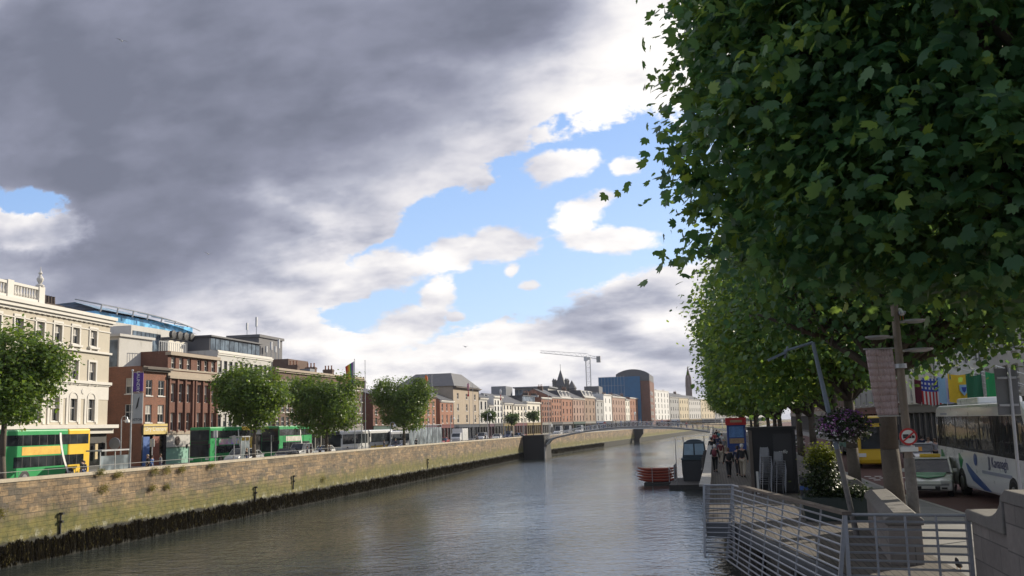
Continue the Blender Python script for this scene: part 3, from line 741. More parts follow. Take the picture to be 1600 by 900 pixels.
row = [
 ('grey stone house with two arched windows beside the hall', 749.5, 762.5, 621, 3, 2, 'palegrey', 'gable', dict(win=(1.5, 3.0))),
 ('low white house with a dark shopfront next to the arched grey house', 763, 772, 633, 3, 2, 'white', 'gable', {}),
 ('narrow white house with tall plain windows under a grey glass top floor', 772.5, 786, 619, 5, 3, 'white', 'flat', dict(style='plain')),
 ('narrow cream house with a slate roof between two white houses', 786.5, 801, 629, 4, 3, 'ivory', 'gable', {}),
 ('wide white four storey house with grey side wall', 803, 823, 631, 4, 4, 'ivory', 'gable', {}),
 ('cream house with large square windows and a dark attic floor', 823.5, 845, 628, 4, 3, 'ivory', 'attic', dict(win=(2.0, 2.2))),
 ('orange red brick house with a white shopfront left of the mansard house', 847, 862, 621, 5, 4, 'red', 'flat', dict(chim=(.1, .9))),
 ('orange brick house with a low slate roof', 862.4, 878, 620, 5, 4, 'orange', 'gable', dict(chim=(.5,))),
 ('orange brick house with white mansard dormers', 878.5, 895, 621, 4, 3, 'orange', 'mansard', {}),
 ('dull pink brick house below the crane mast', 896, 914, 622, 4, 4, 'pink', 'gable', dict(chim=(.5,))),
 ('tan brick house with white dormers right of the crane mast', 914.5, 931, 620, 4, 3, 'tan', 'mansard', {}),
 ('grey rendered house with a steep gable', 932, 944, 625, 4, 2, 'grey', 'gable', {}),
 ('white house with a parapet in front of the blue scaffolding', 944.5, 957, 616, 4, 2, 'white', 'flat', {}),
 ('pink brick house with a pale base', 958, 978, 620, 4, 5, 'pink', 'flat', dict(chim=(.3, .8))),
 ('ivory house squeezed between two brick houses', 978.4, 985, 624, 4, 2, 'ivory', 'gable', {}),
 ('wide orange brick house by the dark tower block', 985.4, 1008, 622, 4, 6, 'orange', 'flat', dict(chim=(.2, .9))),
]
for lab, a, b, yt, st, bays, col, rf, kw in row: kw.setdefault('win', (1.45, 2.4)); kw.update(dark=True, blind=.12); building(lab, a, b, yt, st, bays, col, kw.pop('style', 'sash'), rf, **kw)
m_bluenet = mat('blue_debris_netting', (.03, .13, .26), .8, .3, .3)
# the big block wrapped in blue netting, with the domed glass roof, behind the terrace
def far_block(label, px0, px1, ytop, Y0, depth, m, name='building', extra=None, base=ZL, roofm=None, cat='building'):
    a = x_at(px0, Y0); b = x_at(px1, Y0); z = z_for((a, Y0), ytop)
    t = thing(name, label, cat, (a, Y0, base)); W = b - a; H = z - base
    MB().box(0, W, 0, depth, 0, H).build('wall', m, t)
    if extra: extra(t, W, H, depth)
    return t
def blue_extra(t, W, H, D):
    dm = BR['dred']
    MB().box(W * .5, W + 5, 1.5, D + 16, 0, H - 2.5).build('brick_wing', dm, t)
    k = 12; P = [(W * .42, H)] + [(W * .42 + (W * .58 + 5) * i / k, H + .3 + 3.6 * math.sin(math.pi * min(1, i / k * .93 + .04)) ** .6) for i in range(k + 1)] + [(W + 5, H - 2.4), (W * .42, H - 2.4)]
    MB().prism(P, 1.2, D + 14).build('domed_roof', m_slate, t)
    w = MB()
    for j in range(5):
        for i in range(5): w.box(W + 5.002, W + 5.05, 3 + i * 5, 6 + i * 5, 3 + j * 3.6, 5.2 + j * 3.6)
    w.build('window_strip', m_glass, t)
    s = MB()
    for i in range(9): s.tube((W * i / 8 * .62, -.4, 0), (W * i / 8 * .62, -.4, H + .6), .06, n=5)
    for j in range(6): s.tube((0, -.4, H * (j + 1) / 6), (W * .62, -.4, H * (j + 1) / 6), .05, n=5)
    s.build('scaffolding', m_steel, t)
far_block('large block wrapped in blue netting with a dark domed roof above the far terrace', 938, 1003, 590, 520, 26, m_bluenet, 'tower_block', blue_extra)
building('tall dark red brick block beside the blue wrapped building', 1008.5, 1022, 613, 5, 4, 'dred', 'sash', 'gable', name='office_block', ridge=4)
building('tall white concrete block in the far terrace', 1023, 1047, 610, 6, 5, 'white', 'plain', 'flat', name='office_block', cornice=.2, dark=True, win=(1.8, 2.2))
building('dark grey house with a slate roof right of the tall white block', 1048, 1062, 620, 4, 4, 'grey', 'sash', 'gable', chim=(.3,), dark=True, win=(1.7, 2.5))
building('buff house under the far church spire', 1062.5, 1077, 621, 4, 4, 'yellow', 'sash', 'gable', chim=(.5,), dark=True, win=(1.7, 2.5))
building('pale house with a long sunlit roof right of the spire', 1077.5, 1096, 624, 4, 6, 'palegrey', 'sash', 'gable', dark=True, win=(1.7, 2.5))
building('last buff house in the far terrace before the trees', 1096.5, 1117, 624, 4, 5, 'yellow', 'sash', 'flat', dark=True, win=(1.7, 2.5))
building('grey block at the far end of the quay behind the trees', 1118, 1150, 626, 4, 8, 'grey', 'sash', 'flat', dark=True, win=(1.7, 2.5))
building('grey gabled house at the far end of the quay behind the trees', 1151, 1200, 624, 4, 8, 'palegrey', 'sash', 'gable', dark=True, win=(1.7, 2.5))

# ---- higher things behind the terrace
def glass_vault():
    Y0 = 125.0; a = at_y(150, 500, Y0); X0 = -100
    t = thing('glass_roofed_block', 'long block with a curved blue glass roof rising behind the red brick buildings', 'building', (X0, Y0, ZL))
    # it runs along the street, seen over the roofs
    A = Vector((-84, 108)); B = Vector((-84, 108)); 
    lo = on_line(150, [(-82, 60), (-82, 400)]); hi = on_line(308, [(-82, 60), (-82, 400)])
    t.location = (-82, lo.y, ZL); L = hi.y - lo.y; t.rotation_euler = (0, 0, math.pi / 2)
    Z = lambda px, py: z_for(on_line(px, [(-82, 60), (-82, 400)]), py) - ZL
    z0 = Z(305, 523) ; z1 = Z(240, 496)
    MB().box(0, L, 0, 14, 0, z0 - .1).build('wall', BR['palegrey'], t)
    MB().box(.3, L - .3, 1.0, 13, z0 - .1, z0 + 1.2).build('glass_storey', glass_dark('blue_glass', (.08, .22, .36), .1), t)
    k = 14; r = MB(); ribs = MB()
    prof = lambda x: z0 + 1.25 + (1 - (x / L) ** 3) * 1.3
    n = 14
    for i in range(n):
        xa, xb = L * i / n, L * (i + 1) / n
        r.quad((xa, .2, prof(xa) - 1.2), (xb, .2, prof(xb) - 1.2), (xb, 4, prof(xb)), (xa, 4, prof(xa)))
        r.quad((xa, 4, prof(xa)), (xb, 4, prof(xb)), (xb, 13, prof(xb) - .4), (xa, 13, prof(xa) - .4))
        if i % 2 == 0: ribs.tube((xa, 0, z0 + 1), (xa, -.2, prof(xa) - .6), .12, n=6).tube((xa, -.2, prof(xa) - .6), (xa, 4, prof(xa) + .4), .1, n=6)
        ribs.tube((xa, -.2, prof(xa) - .6), (xb, -.2, prof(xb) - .6), .07, n=6)
    r.build('glass_roof', glass_dark('pale_roof_glass', (.22, .33, .42), .15), t); ribs.build('roof_ribs', m_steel, t)
glass_vault()
def plant_tower():
    p = at_y(395, 560, 165); q = x_at(430, 165); z = z_for(p, 527)
    t = thing('plant_tower', 'dark flat topped rooftop plant tower with aerials behind the pale grey office', 'building', (p.x - 3, 165, ZL)); W = q - p.x + 3; H = z - ZL
    MB().box(-2, W * .55, 0, 10, 0, H).box(-2.3, W * .55 + .3, -.3, 10.3, H, H + .5).build('wall', BR['dgrey'], t)
    MB().box(W * .55, W + 2, 1, 10, 0, H - 4.2).build('drum', BR['brown'], t)
    for k, (x, h) in enumerate(((.1, 3), (.35, 4), (.62, 2.6), (.75, 3.4), (.86, 2.5), (.95, 3.8))): zb = H if x < .55 else H - 4.2; a = MB(); a.tube((W * x, 2, zb), (W * x, 2, zb + h), .07, n=6).box(W * x - .15, W * x + .15, 1.8, 2.2, zb + h * .55, zb + h).build('aerial', m_steel, t)
plant_tower()
# modern grey cubes rising behind the white houses
far_block('grey metal clad rooftop cube behind the narrow white house', 769, 792, 604, 350, 12, m_lead, 'office_block')
def glassy(t, W, H, D):
    g = MB(); n = 8
    for i in range(n): g.box(W * i / n + .1, W * (i + 1) / n - .1, -.05, -.002, H - 5.5, H - .6)
    g.build('pane_strip', glass_dark('sky_glass', (.06, .08, .1)), t)
    MB().box(-.6, W + .8, -1, D, H, H + .5).build('roof', m_lead, t)
far_block('wide grey glazed office top rising behind the white four storey house', 806, 858, 607, 365, 20, BR['grey'], 'office_block', glassy)
far_block('pale office block with flat roof behind the grey gable', 915, 938, 604, 455, 16, BR['dgrey'], 'office_block')

# ---- cathedral tower, spire, crane
def church_tower():
    Y = 470; xa, xb = x_at(866, Y), x_at(888, Y); W = xb - xa; zt = z_for((xa, Y), 606); zp = z_for((xa, Y), 577)
    t = thing('church_tower', 'dark stone church tower with a pointed slate roof and corner turrets', 'church tower', (xa, Y, ZL)); H = zt - ZL
    m = mat('dark_church_stone', (.13, .125, .12), .9, .25, .5, .3)
    w = MB().box(0, W, 0, W, 0, H)
    for i in range(6): w.box(W * i / 6, W * i / 6 + W / 10, 0, .6, H, H + 1.0)
    w.build('tower', m, t)
    r = MB(); e = .8; zz = zp - ZL
    r.add([(e, e, H), (W - e, e, H), (W - e, W - e, H), (e, W - e, H), (W / 2, W / 2, zz)], [(0, 1, 4), (1, 2, 4), (2, 3, 4), (3, 0, 4), (0, 3, 2, 1)]); ro = r.build('spire', m_slate, t)
    MB().tube((W / 2, W / 2, zz - .3), (W / 2, W / 2, zz + 2.6), .1, n=6).build('finial', m_black, ro)
    for x, y in ((.4, .4), (W - .4, .4), (.4, W - .4), (W - .4, W - .4)): MB().lathe([(.7, -6), (.7, 3), (.85, 3.1), (.85, 3.5), (.1, 4.6)], (x, y, H), 8).build('turret', m, t)
    for k in range(2): MB().prism([(W * (.25 + .4 * k), H - 7), (W * (.25 + .4 * k) + 1, H - 7), (W * (.25 + .4 * k) + 1, H - 3.5), (W * (.25 + .4 * k) + .5, H - 2.6), (W * (.25 + .4 * k), H - 3.5)], -.02, -.003).build('louvre_opening', m_black, t)
    # lesser turret beside it
    xc = x_at(895, Y); MB().lathe([(2.1, 0), (2.1, z_for((xc, Y), 608) - ZL), (2.4, z_for((xc, Y), 607) - ZL), (.05, z_for((xc, Y), 594) - ZL)], (xc - xa, 2, 0), 8).build('stair_turret', m, t)
church_tower()
def spire():
    Y = 800; xc = x_at(1079, Y); Z = lambda py: z_for((xc, Y), py) - ZL
    t = thing('church_spire', 'slim brown church spire standing far behind the buff houses', 'church spire', (xc, Y, ZL)); m = mat('brown_spire_stone', (.16, .12, .105), .9, .2, .4)
    MB().box(-2.5, 2.5, -2.5, 2.5, 0, Z(604)).build('tower', m, t)
    MB().lathe([(2.7, Z(604)), (2.3, Z(590)), (1.2, Z(583)), (.1, Z(572))], n=8).build('spire', m, t)
    for a in range(4): MB().lathe([(.4, Z(606)), (.35, Z(591)), (.05, Z(587))], (2.6 * math.cos(a * math.pi / 2 + .785), 2.6 * math.sin(a * math.pi / 2 + .785), 0), 6).build('pinnacle', m, t)
spire()
def crane():
    Y = 500; m = mat('crane_white', (.62, .62, .60), .5, .1, 1)
    xc = x_at(922.5, Y); Z = lambda py: z_for((xc, Y), py)
    t = thing('tower_crane', 'white lattice tower crane rising above the far rooftops', 'crane', (xc, Y, ZL)); zt = Z(562) - ZL; mb = MB(); h = 1.15; z = 8.0
    for sx, sy in ((-h, -h), (h, -h), (h, h), (-h, h)): mb.tube((sx, sy, 0), (sx, sy, zt), .14, n=5)
    k = 0
    while z < zt:
        for i in range(4):
            P = [(-h, -h), (h, -h), (h, h), (-h, h)]; a, b = P[i], P[(i + 1) % 4]
            mb.tube((*a, z), (*b, z), .07, n=4); mb.tube((*a, z), (*b, z + 2.4), .07, n=4)
        z += 2.4
    mb.build('mast', m, t)
    def lattice(p, q, w, hh, step, name):
        b = MB(); p, q = Vector(p), Vector(q); d = (q - p); L = d.length; d.normalize(); side = d.cross(Vector((0, 0, 1))).normalized() * w; up = Vector((0, 0, hh))
        b.tube(p - side, q - side, .1, n=5).tube(p + side, q + side, .1, n=5).tube(p + up, q + up * .55, .12, n=5); n = int(L / step)
        for i in range(n):
            a = p + d * (L * i / n); c = p + d * (L * (i + 1) / n); ua = up * (1 - .45 * i / n); uc = up * (1 - .45 * (i + 1) / n); mid = (a + c) / 2 + (ua + uc) / 2
            for s_ in (-side, side): b.tube(a + s_, mid, .06, n=4).tube(mid, c + s_, .06, n=4)
            b.tube(a - side, a + side, .06, n=4)
        b.build(name, m, t)
    A = Vector((x_at(850, Y) - xc, -4, Z(549) - ZL)); B = Vector((0, 0, zt + 1.2)); C = Vector((x_at(941, Y) - xc, 1, Z(562) - ZL))
    lattice(B, A, .8, 2.0, 2.6, 'jib'); lattice(B, C, .8, 1.4, 1.6, 'counter_jib')
    MB().box(-1.4, 1.4, -1.4, 1.4, zt, zt + 1.3).box(-1.8, -.2, -2.4, -1.2, zt - .8, zt + 1.6).build('cab', m, t)
    MB().box(C.x - 1.6, C.x + .4, -.6, 1.6, C.z - 1.6, C.z + 1.6).build('counterweight', mat('crane_ballast', (.3, .3, .29), .8), t)
crane()

# ------------------------------------------------------------------ foliage
def leaf_mat(name, dark, light, trans=.5, warm=(.16, .20, .03)):
    m = new_mat(name); g = nd('ShaderNodeNewGeometry'); r = X(g.outputs['Random Per Island']); q = X(g.outputs['Position'])
    big = noise(q, .55, 3, .6)
    k = mth('ADD', r * .7, (big - .5) * 1.1, clamp=True)
    c = mixc(k, dark, light); c = mixc(smooth(r, .93, 1.0, 0, .6), c, warm)
    a = princ(col=c, rough=.45, spec=.5); t = nd('ShaderNodeBsdfTranslucent'); put(t.inputs[0], mixc(.5, c, warm) if False else mixc(k, tuple(x * 1.6 for x in light), warm))
    mx = nd('ShaderNodeMixShader'); put(mx.inputs[0], trans); X.tree.links.new(a.outputs[0], mx.inputs[1]); X.tree.links.new(t.outputs[0], mx.inputs[2]); finish(mx); return m
LEAF5 = [(0, 1.0), (.20, .70), (.30, .56), (.56, .70), (.60, .48), (.52, .30), (.84, .26), (.62, .02), (.50, -.16), (.20, -.26), (0, -.14)]
LEAF5 = LEAF5 + [(-x, y) for x, y in LEAF5[-2:0:-1]]
LEAF7 = [(0, .8), (.28, .45), (.55, .3), (.38, -.1), (.1, -.4), (-.1, -.4), (-.38, -.1), (-.55, .3), (-.28, .45)]
LEAF4 = [(0, .7), (.42, .1), (.05, -.6), (-.42, .1)]
def vnoise(P, seed):
    """cheap smooth random field from a few sine waves"""
    rs = np.random.RandomState(seed); v = np.zeros(len(P))
    for k in range(9):
        d = rs.normal(size=3); d /= np.linalg.norm(d); v += np.sin(P @ d * rs.uniform(1.2, 5.5) + rs.uniform(0, 6.28)) / 9 ** .5
    return v
def crown_mesh(name, blobs, clumps, per, size, shape, m, seed=1, spread=.55, inner=.5, rough=.16, keep=None, droop=.25):
    rs = np.random.RandomState(seed); vol = np.array([b[1][0] * b[1][1] * b[1][2] for b in blobs]) ** .67; C = []; N = []
    for (c, r), nb in zip(blobs, (clumps * vol / vol.sum()).astype(int)):
        d = rs.normal(size=(nb, 3)); d /= np.linalg.norm(d, axis=1)[:, None]
        rad = inner + (1 - inner) * rs.rand(nb) ** .55; rad = rad * (1 + rough * vnoise(d * 2.2, seed + 5))
        C.append(np.array(c) + d * rad[:, None] * np.array(r)); N.append(d)
    C = np.concatenate(C); N = np.concatenate(N)
    if keep is not None: k = keep(C); C = C[k]; N = N[k]
    n = len(C) * per; ci = np.repeat(np.arange(len(C)), per)
    csz = (.6 + .8 * rs.rand(len(C)))[ci]
    P = C[ci] + rs.normal(size=(n, 3)) * (spread * csz)[:, None] * np.array([1, 1, .6])
    nor = N[ci] * .55 + rs.normal(size=(n, 3)) * .55 + np.array([0, 0, .75]); nor /= np.linalg.norm(nor, axis=1)[:, None]
    tip = N[ci] * .7 + rs.normal(size=(n, 3)) * .7 + np.array([0, 0, -droop]); tip -= nor * (tip * nor).sum(1)[:, None]; tip /= np.linalg.norm(tip, axis=1)[:, None]
    sd_ = np.cross(nor, tip); s = (size * (.55 + .75 * rs.rand(n)))[:, None]; sh = np.array(shape); V = np.zeros((n, len(sh), 3)); fold = -.22
    for i, (a, b) in enumerate(sh): V[:, i] = P + (sd_ * a + tip * b + nor * (fold * abs(a) + -.12 * b * b)) * s
    return np_mesh(name, V, len(sh), m)
m_bark = mat('bark', (.11, .09, .07), .9, .35, 1.5, .8, fine=12)
m_leafL = leaf_mat('leaves_lime_green', (.045, .10, .012), (.13, .21, .025), .42, (.2, .24, .03))
m_leafR = leaf_mat('leaves_plane_green', (.034, .105, .048), (.095, .215, .072), .40, (.42, .52, .05))
m_leafR2 = leaf_mat('leaves_plane_backlit', (.045, .105, .032), (.13, .235, .05), .45, (.5, .58, .06))  # lighter copy of the plane leaves, with the backlight put into the colour
m_leafD = leaf_mat('leaves_dark_green', (.03, .065, .018), (.065, .115, .025), .35, (.2, .27, .03))
def limbs(mb, base, top, r0, tips, rs, split=3):
    base = Vector(base); top = Vector(top); mb.path([base, base.lerp(top, .5) + Vector((rs.uniform(-.08, .08), rs.uniform(-.08, .08), 0)), top], r0, 10, r0 * .72)
    mb.tube(base - Vector((0, 0, .1)), base + Vector((0, 0, .35)), r0 * 1.45, r0 * 1.0, 10)
    for t in tips:
        t = Vector(t); mid = top.lerp(t, .45) + Vector((rs.uniform(-.4, .4), rs.uniform(-.4, .4), rs.uniform(.1, .6))); mb.path([top - Vector((0, 0, .15)), mid, t], r0 * .5, 7, r0 * .12)
        for _ in range(split):
            a = top.lerp(t, rs.uniform(.35, .8)); b = a + Vector((rs.uniform(-1.6, 1.6), rs.uniform(-1.6, 1.6), rs.uniform(-.2, 1.6))); mb.path([a, a.lerp(b, .5) + Vector((0, 0, .2)), b], r0 * .16, 5, r0 * .05)
def tree(label, loc, crown_c, crown_r, stem_h, r0, leaf, clumps, per, size, shape, seed, group=None, name='street_tree', blobs=None, split=4, **kw):
    rs = random.Random(seed); t = thing(name, label, 'tree', loc, 0, group)
    mb = MB(); c = Vector(crown_c); tips = []
    for k in range(7):
        a = 6.28 * k / 7 + rs.uniform(-.3, .3); q = rs.uniform(.45, .8); tips.append(c + Vector((math.cos(a) * crown_r[0] * q, math.sin(a) * crown_r[1] * q, rs.uniform(-.35, .6) * crown_r[2])))
    tips.append(c + Vector((0, 0, crown_r[2] * .8)))
    if blobs:
        for (bc, br) in blobs[1:]:
            for _ in range(3): tips.append(Vector(bc) + Vector((rs.uniform(-.8, .8) * br[0], rs.uniform(-.8, .8) * br[1], rs.uniform(-.6, .6) * br[2])))
    limbs(mb, (0, 0, 0), (rs.uniform(-.15, .15), rs.uniform(-.15, .15), stem_h), r0, tips, rs, split)
    mb.build('trunk', m_bark, t, smooth=True)
    bl = [(crown_c, crown_r)]
    if blobs is None:
        for k in range(11):
            a = 6.28 * k / 5.5 + rs.uniform(-.5, .5); f = rs.uniform(.26, .52); bl.append((tuple(c + Vector((math.cos(a) * crown_r[0] * .74, math.sin(a) * crown_r[1] * .74, rs.uniform(-.62, .7) * crown_r[2]))), tuple(x * f for x in crown_r)))
    else: bl = blobs
    link('crown', crown_mesh('crown', bl, clumps, per, size, shape, leaf, seed, **kw), t); return t

# left bank street trees: (picture column of the trunk, crown centre y, half width px, half height px)
for i, (px, cy, hw, hh, lab) in enumerate((
    (8, 588, 96, 98, 'rounded street tree at the left edge of the photo, in front of the cream building'),
    (398, 620, 62, 57, 'rounded street tree in front of the pale grey office, second from the left'),
    (509, 633, 62, 52, 'spreading street tree in front of the long brown hotel, third from the left'),
    (631, 632, 48, 46, 'rounded street tree standing right of the flagpoles, fourth from the left'))):
    X0 = -48.3 if i else -47.6; p = on_line(px, [(X0, 30), (X0, 400)]); dist = (p - Vector((0, 0, 0))).dot(Vector((CF.x, CF.y, 0)).normalized()); s = dist / F
    zc = z_for(p, cy); rw, rh = hw * s, hh * s
    tree(lab, (p.x, p.y, ZL + .1), (-.3, 0, zc - ZL), (rw * .83, rw * .84, rh * .84), max(1.8, zc - ZL - rh * .75), .24, m_leafL, 900, 26, .22 if i else .2, LEAF7, 11 + i, 'street trees on the left pavement', spread=.42, rough=.12)
for px, cy, hw, X0 in ((800, 655, 9, -52), (765, 650, 8, -56), (833, 650, 7, -50), (1128, 648, 8, 12)):
    p = on_line(px, [(X0, 30), (X0 + 25, 600)] if px > 1000 else [(X0, 30), (X0, 260), (X0 + 14, 430)]); dist = p.dot(Vector((CF.x, CF.y, 0)).normalized()); s = dist / F; zc = z_for(p, cy)
    tree('small dark street tree far along the quay near the iron footbridge', (p.x, p.y, ZL), (0, 0, zc - ZL), (hw * s, hw * s, hw * s * .9), max(1.5, zc - ZL - hw * s), .14, m_leafD, 90, 14, .4, LEAF4, px, 'small far street trees')

# ------------------------------------------------------------------ people
m_skin = mat('skin', (.42, .25, .18), .6, .08, 4)
m_hair = [mat('hair_dark', (.03, .02, .015), .6, .2, 8), mat('hair_brown', (.12, .07, .035), .6, .2, 8), mat('hair_fair', (.4, .3, .18), .6, .2, 8), mat('hair_white', (.6, .58, .55), .6, .1, 8)]
CLOTH = {k: mat('cloth_' + k, v, .85, .15, 6, .3) for k, v in dict(black=(.02, .02, .022), navy=(.03, .04, .09), grey=(.2, .2, .21), white=(.6, .6, .58), red=(.35, .04, .04), burgundy=(.14, .03, .04), olive=(.12, .12, .06), blue=(.08, .16, .35), beige=(.42, .36, .27), green=(.06, .2, .1), denim=(.08, .12, .22), pink=(.5, .25, .28), teal=(.04, .2, .22)).items()}
def skin_mesh(name, chains, m, sub=1):
    """chains: list of [(x, y, z, radius), ...]; the first point of a later chain may be an index into the first"""
    me = bpy.data.meshes.new(name); V = []; E = []; Rr = []; seen = {}
    for ch in chains:
        prev = None
        for p in ch:
            k = tuple(round(c, 3) for c in p[:3])
            if k not in seen: seen[k] = len(V); V.append(p[:3]); Rr.append(p[3])
            i = seen[k]
            if prev is not None: E.append((prev, i))
            prev = i
    me.from_pydata(V, E, []); o = bpy.data.objects.new(name, me); COL.objects.link(o)
    md = o.modifiers.new('s', 'SKIN'); md.use_smooth_shade = True; lay = me.skin_vertices[0].data
    for i, r in enumerate(Rr): lay[i].radius = (r, r) if not isinstance(r, tuple) else r
    lay[0].use_root = True
    sb = o.modifiers.new('u', 'SUBSURF'); sb.levels = sub; sb.render_levels = sub
    dg = bpy.context.evaluated_depsgraph_get(); out = bpy.data.meshes.new_from_object(o.evaluated_get(dg)); bpy.data.objects.remove(o)
    out.materials.clear(); out.materials.append(m)
    return out
BODYCACHE = {}
def pose_meshes(kind):
    """walking / standing / sitting figures, 1.74 m, facing +y; returns body, shirt, trousers, hair meshes (no material)"""
    if kind in BODYCACHE: return BODYCACHE[kind]
    st = {'walk': .24, 'walk2': -.2, 'stand': .03, 'lean': .05}[kind]
    pel = (0, 0, .93); ch = (0, .02, 1.30); nk = (0, .02, 1.47)
    def leg(sx, f):   # f: forward offset of the foot
        bend = .05 if f > 0 else .02
        return [(sx * .09, 0, .90, .092), (sx * .10, f * .45 + bend, .50, .062), (sx * .10, f - (.06 if f < 0 else 0), .10 + (.06 if f < -.1 else 0), .042), (sx * .11, f + .13, .035 + (.0 if f > -.1 else .0), .036)]
    def arm(sx, f):
        e = (sx * .25, .0 + f * .35, 1.13, .040)
        if kind == 'lean': return [(sx * .18, .02, 1.40, .058), (sx * .25, .08, 1.16, .042), (sx * .2, .3, 1.08, .03), (sx * .18, .36, 1.08, .026)]
        return [(sx * .18, .02, 1.40, .058), e, (sx * .26, f * .8 + .03, .90, .030), (sx * .26, f * .9 + .05, .82, .024)]
    tor = [(0, 0, .93, .13), (0, .0, 1.10, .115), (0, .02, 1.30, .14), (0, .02, 1.42, .10), (0, .03, 1.49, .052), (0, .045, 1.56, .06), (0, .05, 1.65, .083), (0, .045, 1.70, .06)]
    L = leg(-1, st); Rg = leg(1, -st); A = arm(-1, -st * .8); B = arm(1, st * .8)
    body = [tor, [(0, 0, .93, .13)] + L, [(0, 0, .93, .13)] + Rg, [(0, .02, 1.42, .10)] + A, [(0, .02, 1.42, .10)] + B]
    for q in (A, B):      # five fingers
        h = Vector(q[-1][:3])
        for k in range(4): body.append([q[-1], (h.x + (k - 1.5) * .006, h.y + (k - 1.5) * .018, h.z - .045, .009), (h.x - math.copysign(.012, h.x), h.y + (k - 1.5) * .018 + .005, h.z - .085 + abs(k - 1.3) * .008, .007)])
        body.append([q[-1], (h.x - math.copysign(.02, h.x), h.y + .035, h.z - .035, .009)])
    g = .018
    inf = lambda c, k: [(x, y, z, r + k) for x, y, z, r in c]
    top = [inf(tor[:4], g) + [(0, .025, 1.45, .075)], [(0, .02, 1.42, .118)] + inf(A[:3], .014), [(0, .02, 1.42, .118)] + inf(B[:3], .014)]
    tro = [[(0, 0, .97, .125)] + inf(L[:1], .012) + inf(L[1:3], .02), [(0, 0, .97, .125)] + inf(Rg[:1], .012) + inf(Rg[1:3], .02)]
    sho = [(inf(L[2:], .014)), (inf(Rg[2:], .014))]
    face = MB(); face.ball((0, .135, 1.625), .014, .022, .022, 6, 4).ball((-.085, .04, 1.63), .012, .02, .03, 6, 4).ball((.085, .04, 1.63), .012, .02, .03, 6, 4)
    hair = MB(); hair.ball((0, .025, 1.675), .098, .105, .09, 12, 8).ball((0, -.025, 1.62), .09, .07, .09, 10, 6)
    bm_ = skin_mesh('body', body, m_skin, 1)
    r = (bm_, skin_mesh('shirt', top, m_skin, 1), skin_mesh('trousers', tro, m_skin, 1), face.mesh('face', m_skin), hair.mesh('hair', m_skin), [skin_mesh('shoe', [s], m_skin, 1) for s in sho])
    # nose and ears belong to the one body mesh
    b2 = bmesh.new(); b2.from_mesh(r[0]); b2.from_mesh(r[3]); b2.to_mesh(r[0]); b2.free()
    for p in r[4].polygons: p.use_smooth = True
    BODYCACHE[kind] = r; return r
def person(label, loc, heading, kind='walk', top='black', low='denim', hair=0, bag=None, h=1.74, group=None, simple=False, shoes='black', cat='person'):
    t = thing('person', label, cat, loc, heading, group); b, s, p, f, hr, sh = pose_meshes(kind)
    def cp(me, name, m): q = me.copy(); q.materials.clear(); q.materials.append(m); return link(name, q, t)
    link('body', b, t); cp(s, 'jacket', CLOTH[top]); cp(p, 'trousers', CLOTH[low]); cp(hr, 'hair', m_hair[hair])
    if not simple:
        for q in sh: cp(q, 'shoe', CLOTH[shoes])
        e = MB()
        for sx in (-1, 1): MB().ball((sx * .03, .122, 1.652), .009, .006, .006, 6, 4).build('eye', m_black, t)
        MB().ball((0, .126, 1.588), .024, .006, .006, 8, 4).build('mouth', mat('lips', (.3, .1, .08), .5), t)
    if bag: MB().ball((0, -.19, 1.22), .16, .11, .24, 10, 8).build('backpack', CLOTH[bag], t, smooth=True)
    t.scale = (h / 1.74,) * 3; return t

# ------------------------------------------------------------------ vehicles
m_tyre = mat('tyre_rubber', (.02, .02, .02), .85, .2, 5); m_rim = mat('alloy_rim', (.35, .35, .36), .35, .15, 5, metal=.7)
m_vglass = glass_dark('vehicle_glass', (.015, .018, .02), .04)
m_lampw = mat('headlamp_lens', (.75, .75, .72), .15, .05, 2); m_lampr = mat('tail_lamp_lens', (.45, .02, .02), .2, .05, 2); m_amber = mat('amber_lens', (.7, .3, .03), .2)
m_plastic = mat('black_trim', (.025, .025, .027), .6, .15, 5); m_plate = mat('number_plate', (.75, .75, .7), .5, .05, 5)
def wheel(parent, x, y, r, w, side):
    q = MB(); q.M = Matrix.Translation((x, y, r)) @ Matrix.Rotation(math.pi / 2, 4, 'X'); q.lathe([(r * .6, -w / 2), (r * .93, -w / 2), (r, -w / 2 + .03), (r, w / 2 - .03), (r * .93, w / 2), (r * .6, w / 2)], n=20)
    wl = q.build('wheel', m_tyre, parent, smooth=False)
    q = MB(); q.M = Matrix.Translation((x, y + side * (w / 2 + .0), r)) @ Matrix.Rotation(math.pi / 2, 4, 'X'); q.lathe([(r * .62, -.03), (r * .6, .012), (r * .2, .03), (r * .1, .04)], n=14)
    q.build('rim', m_rim, wl)
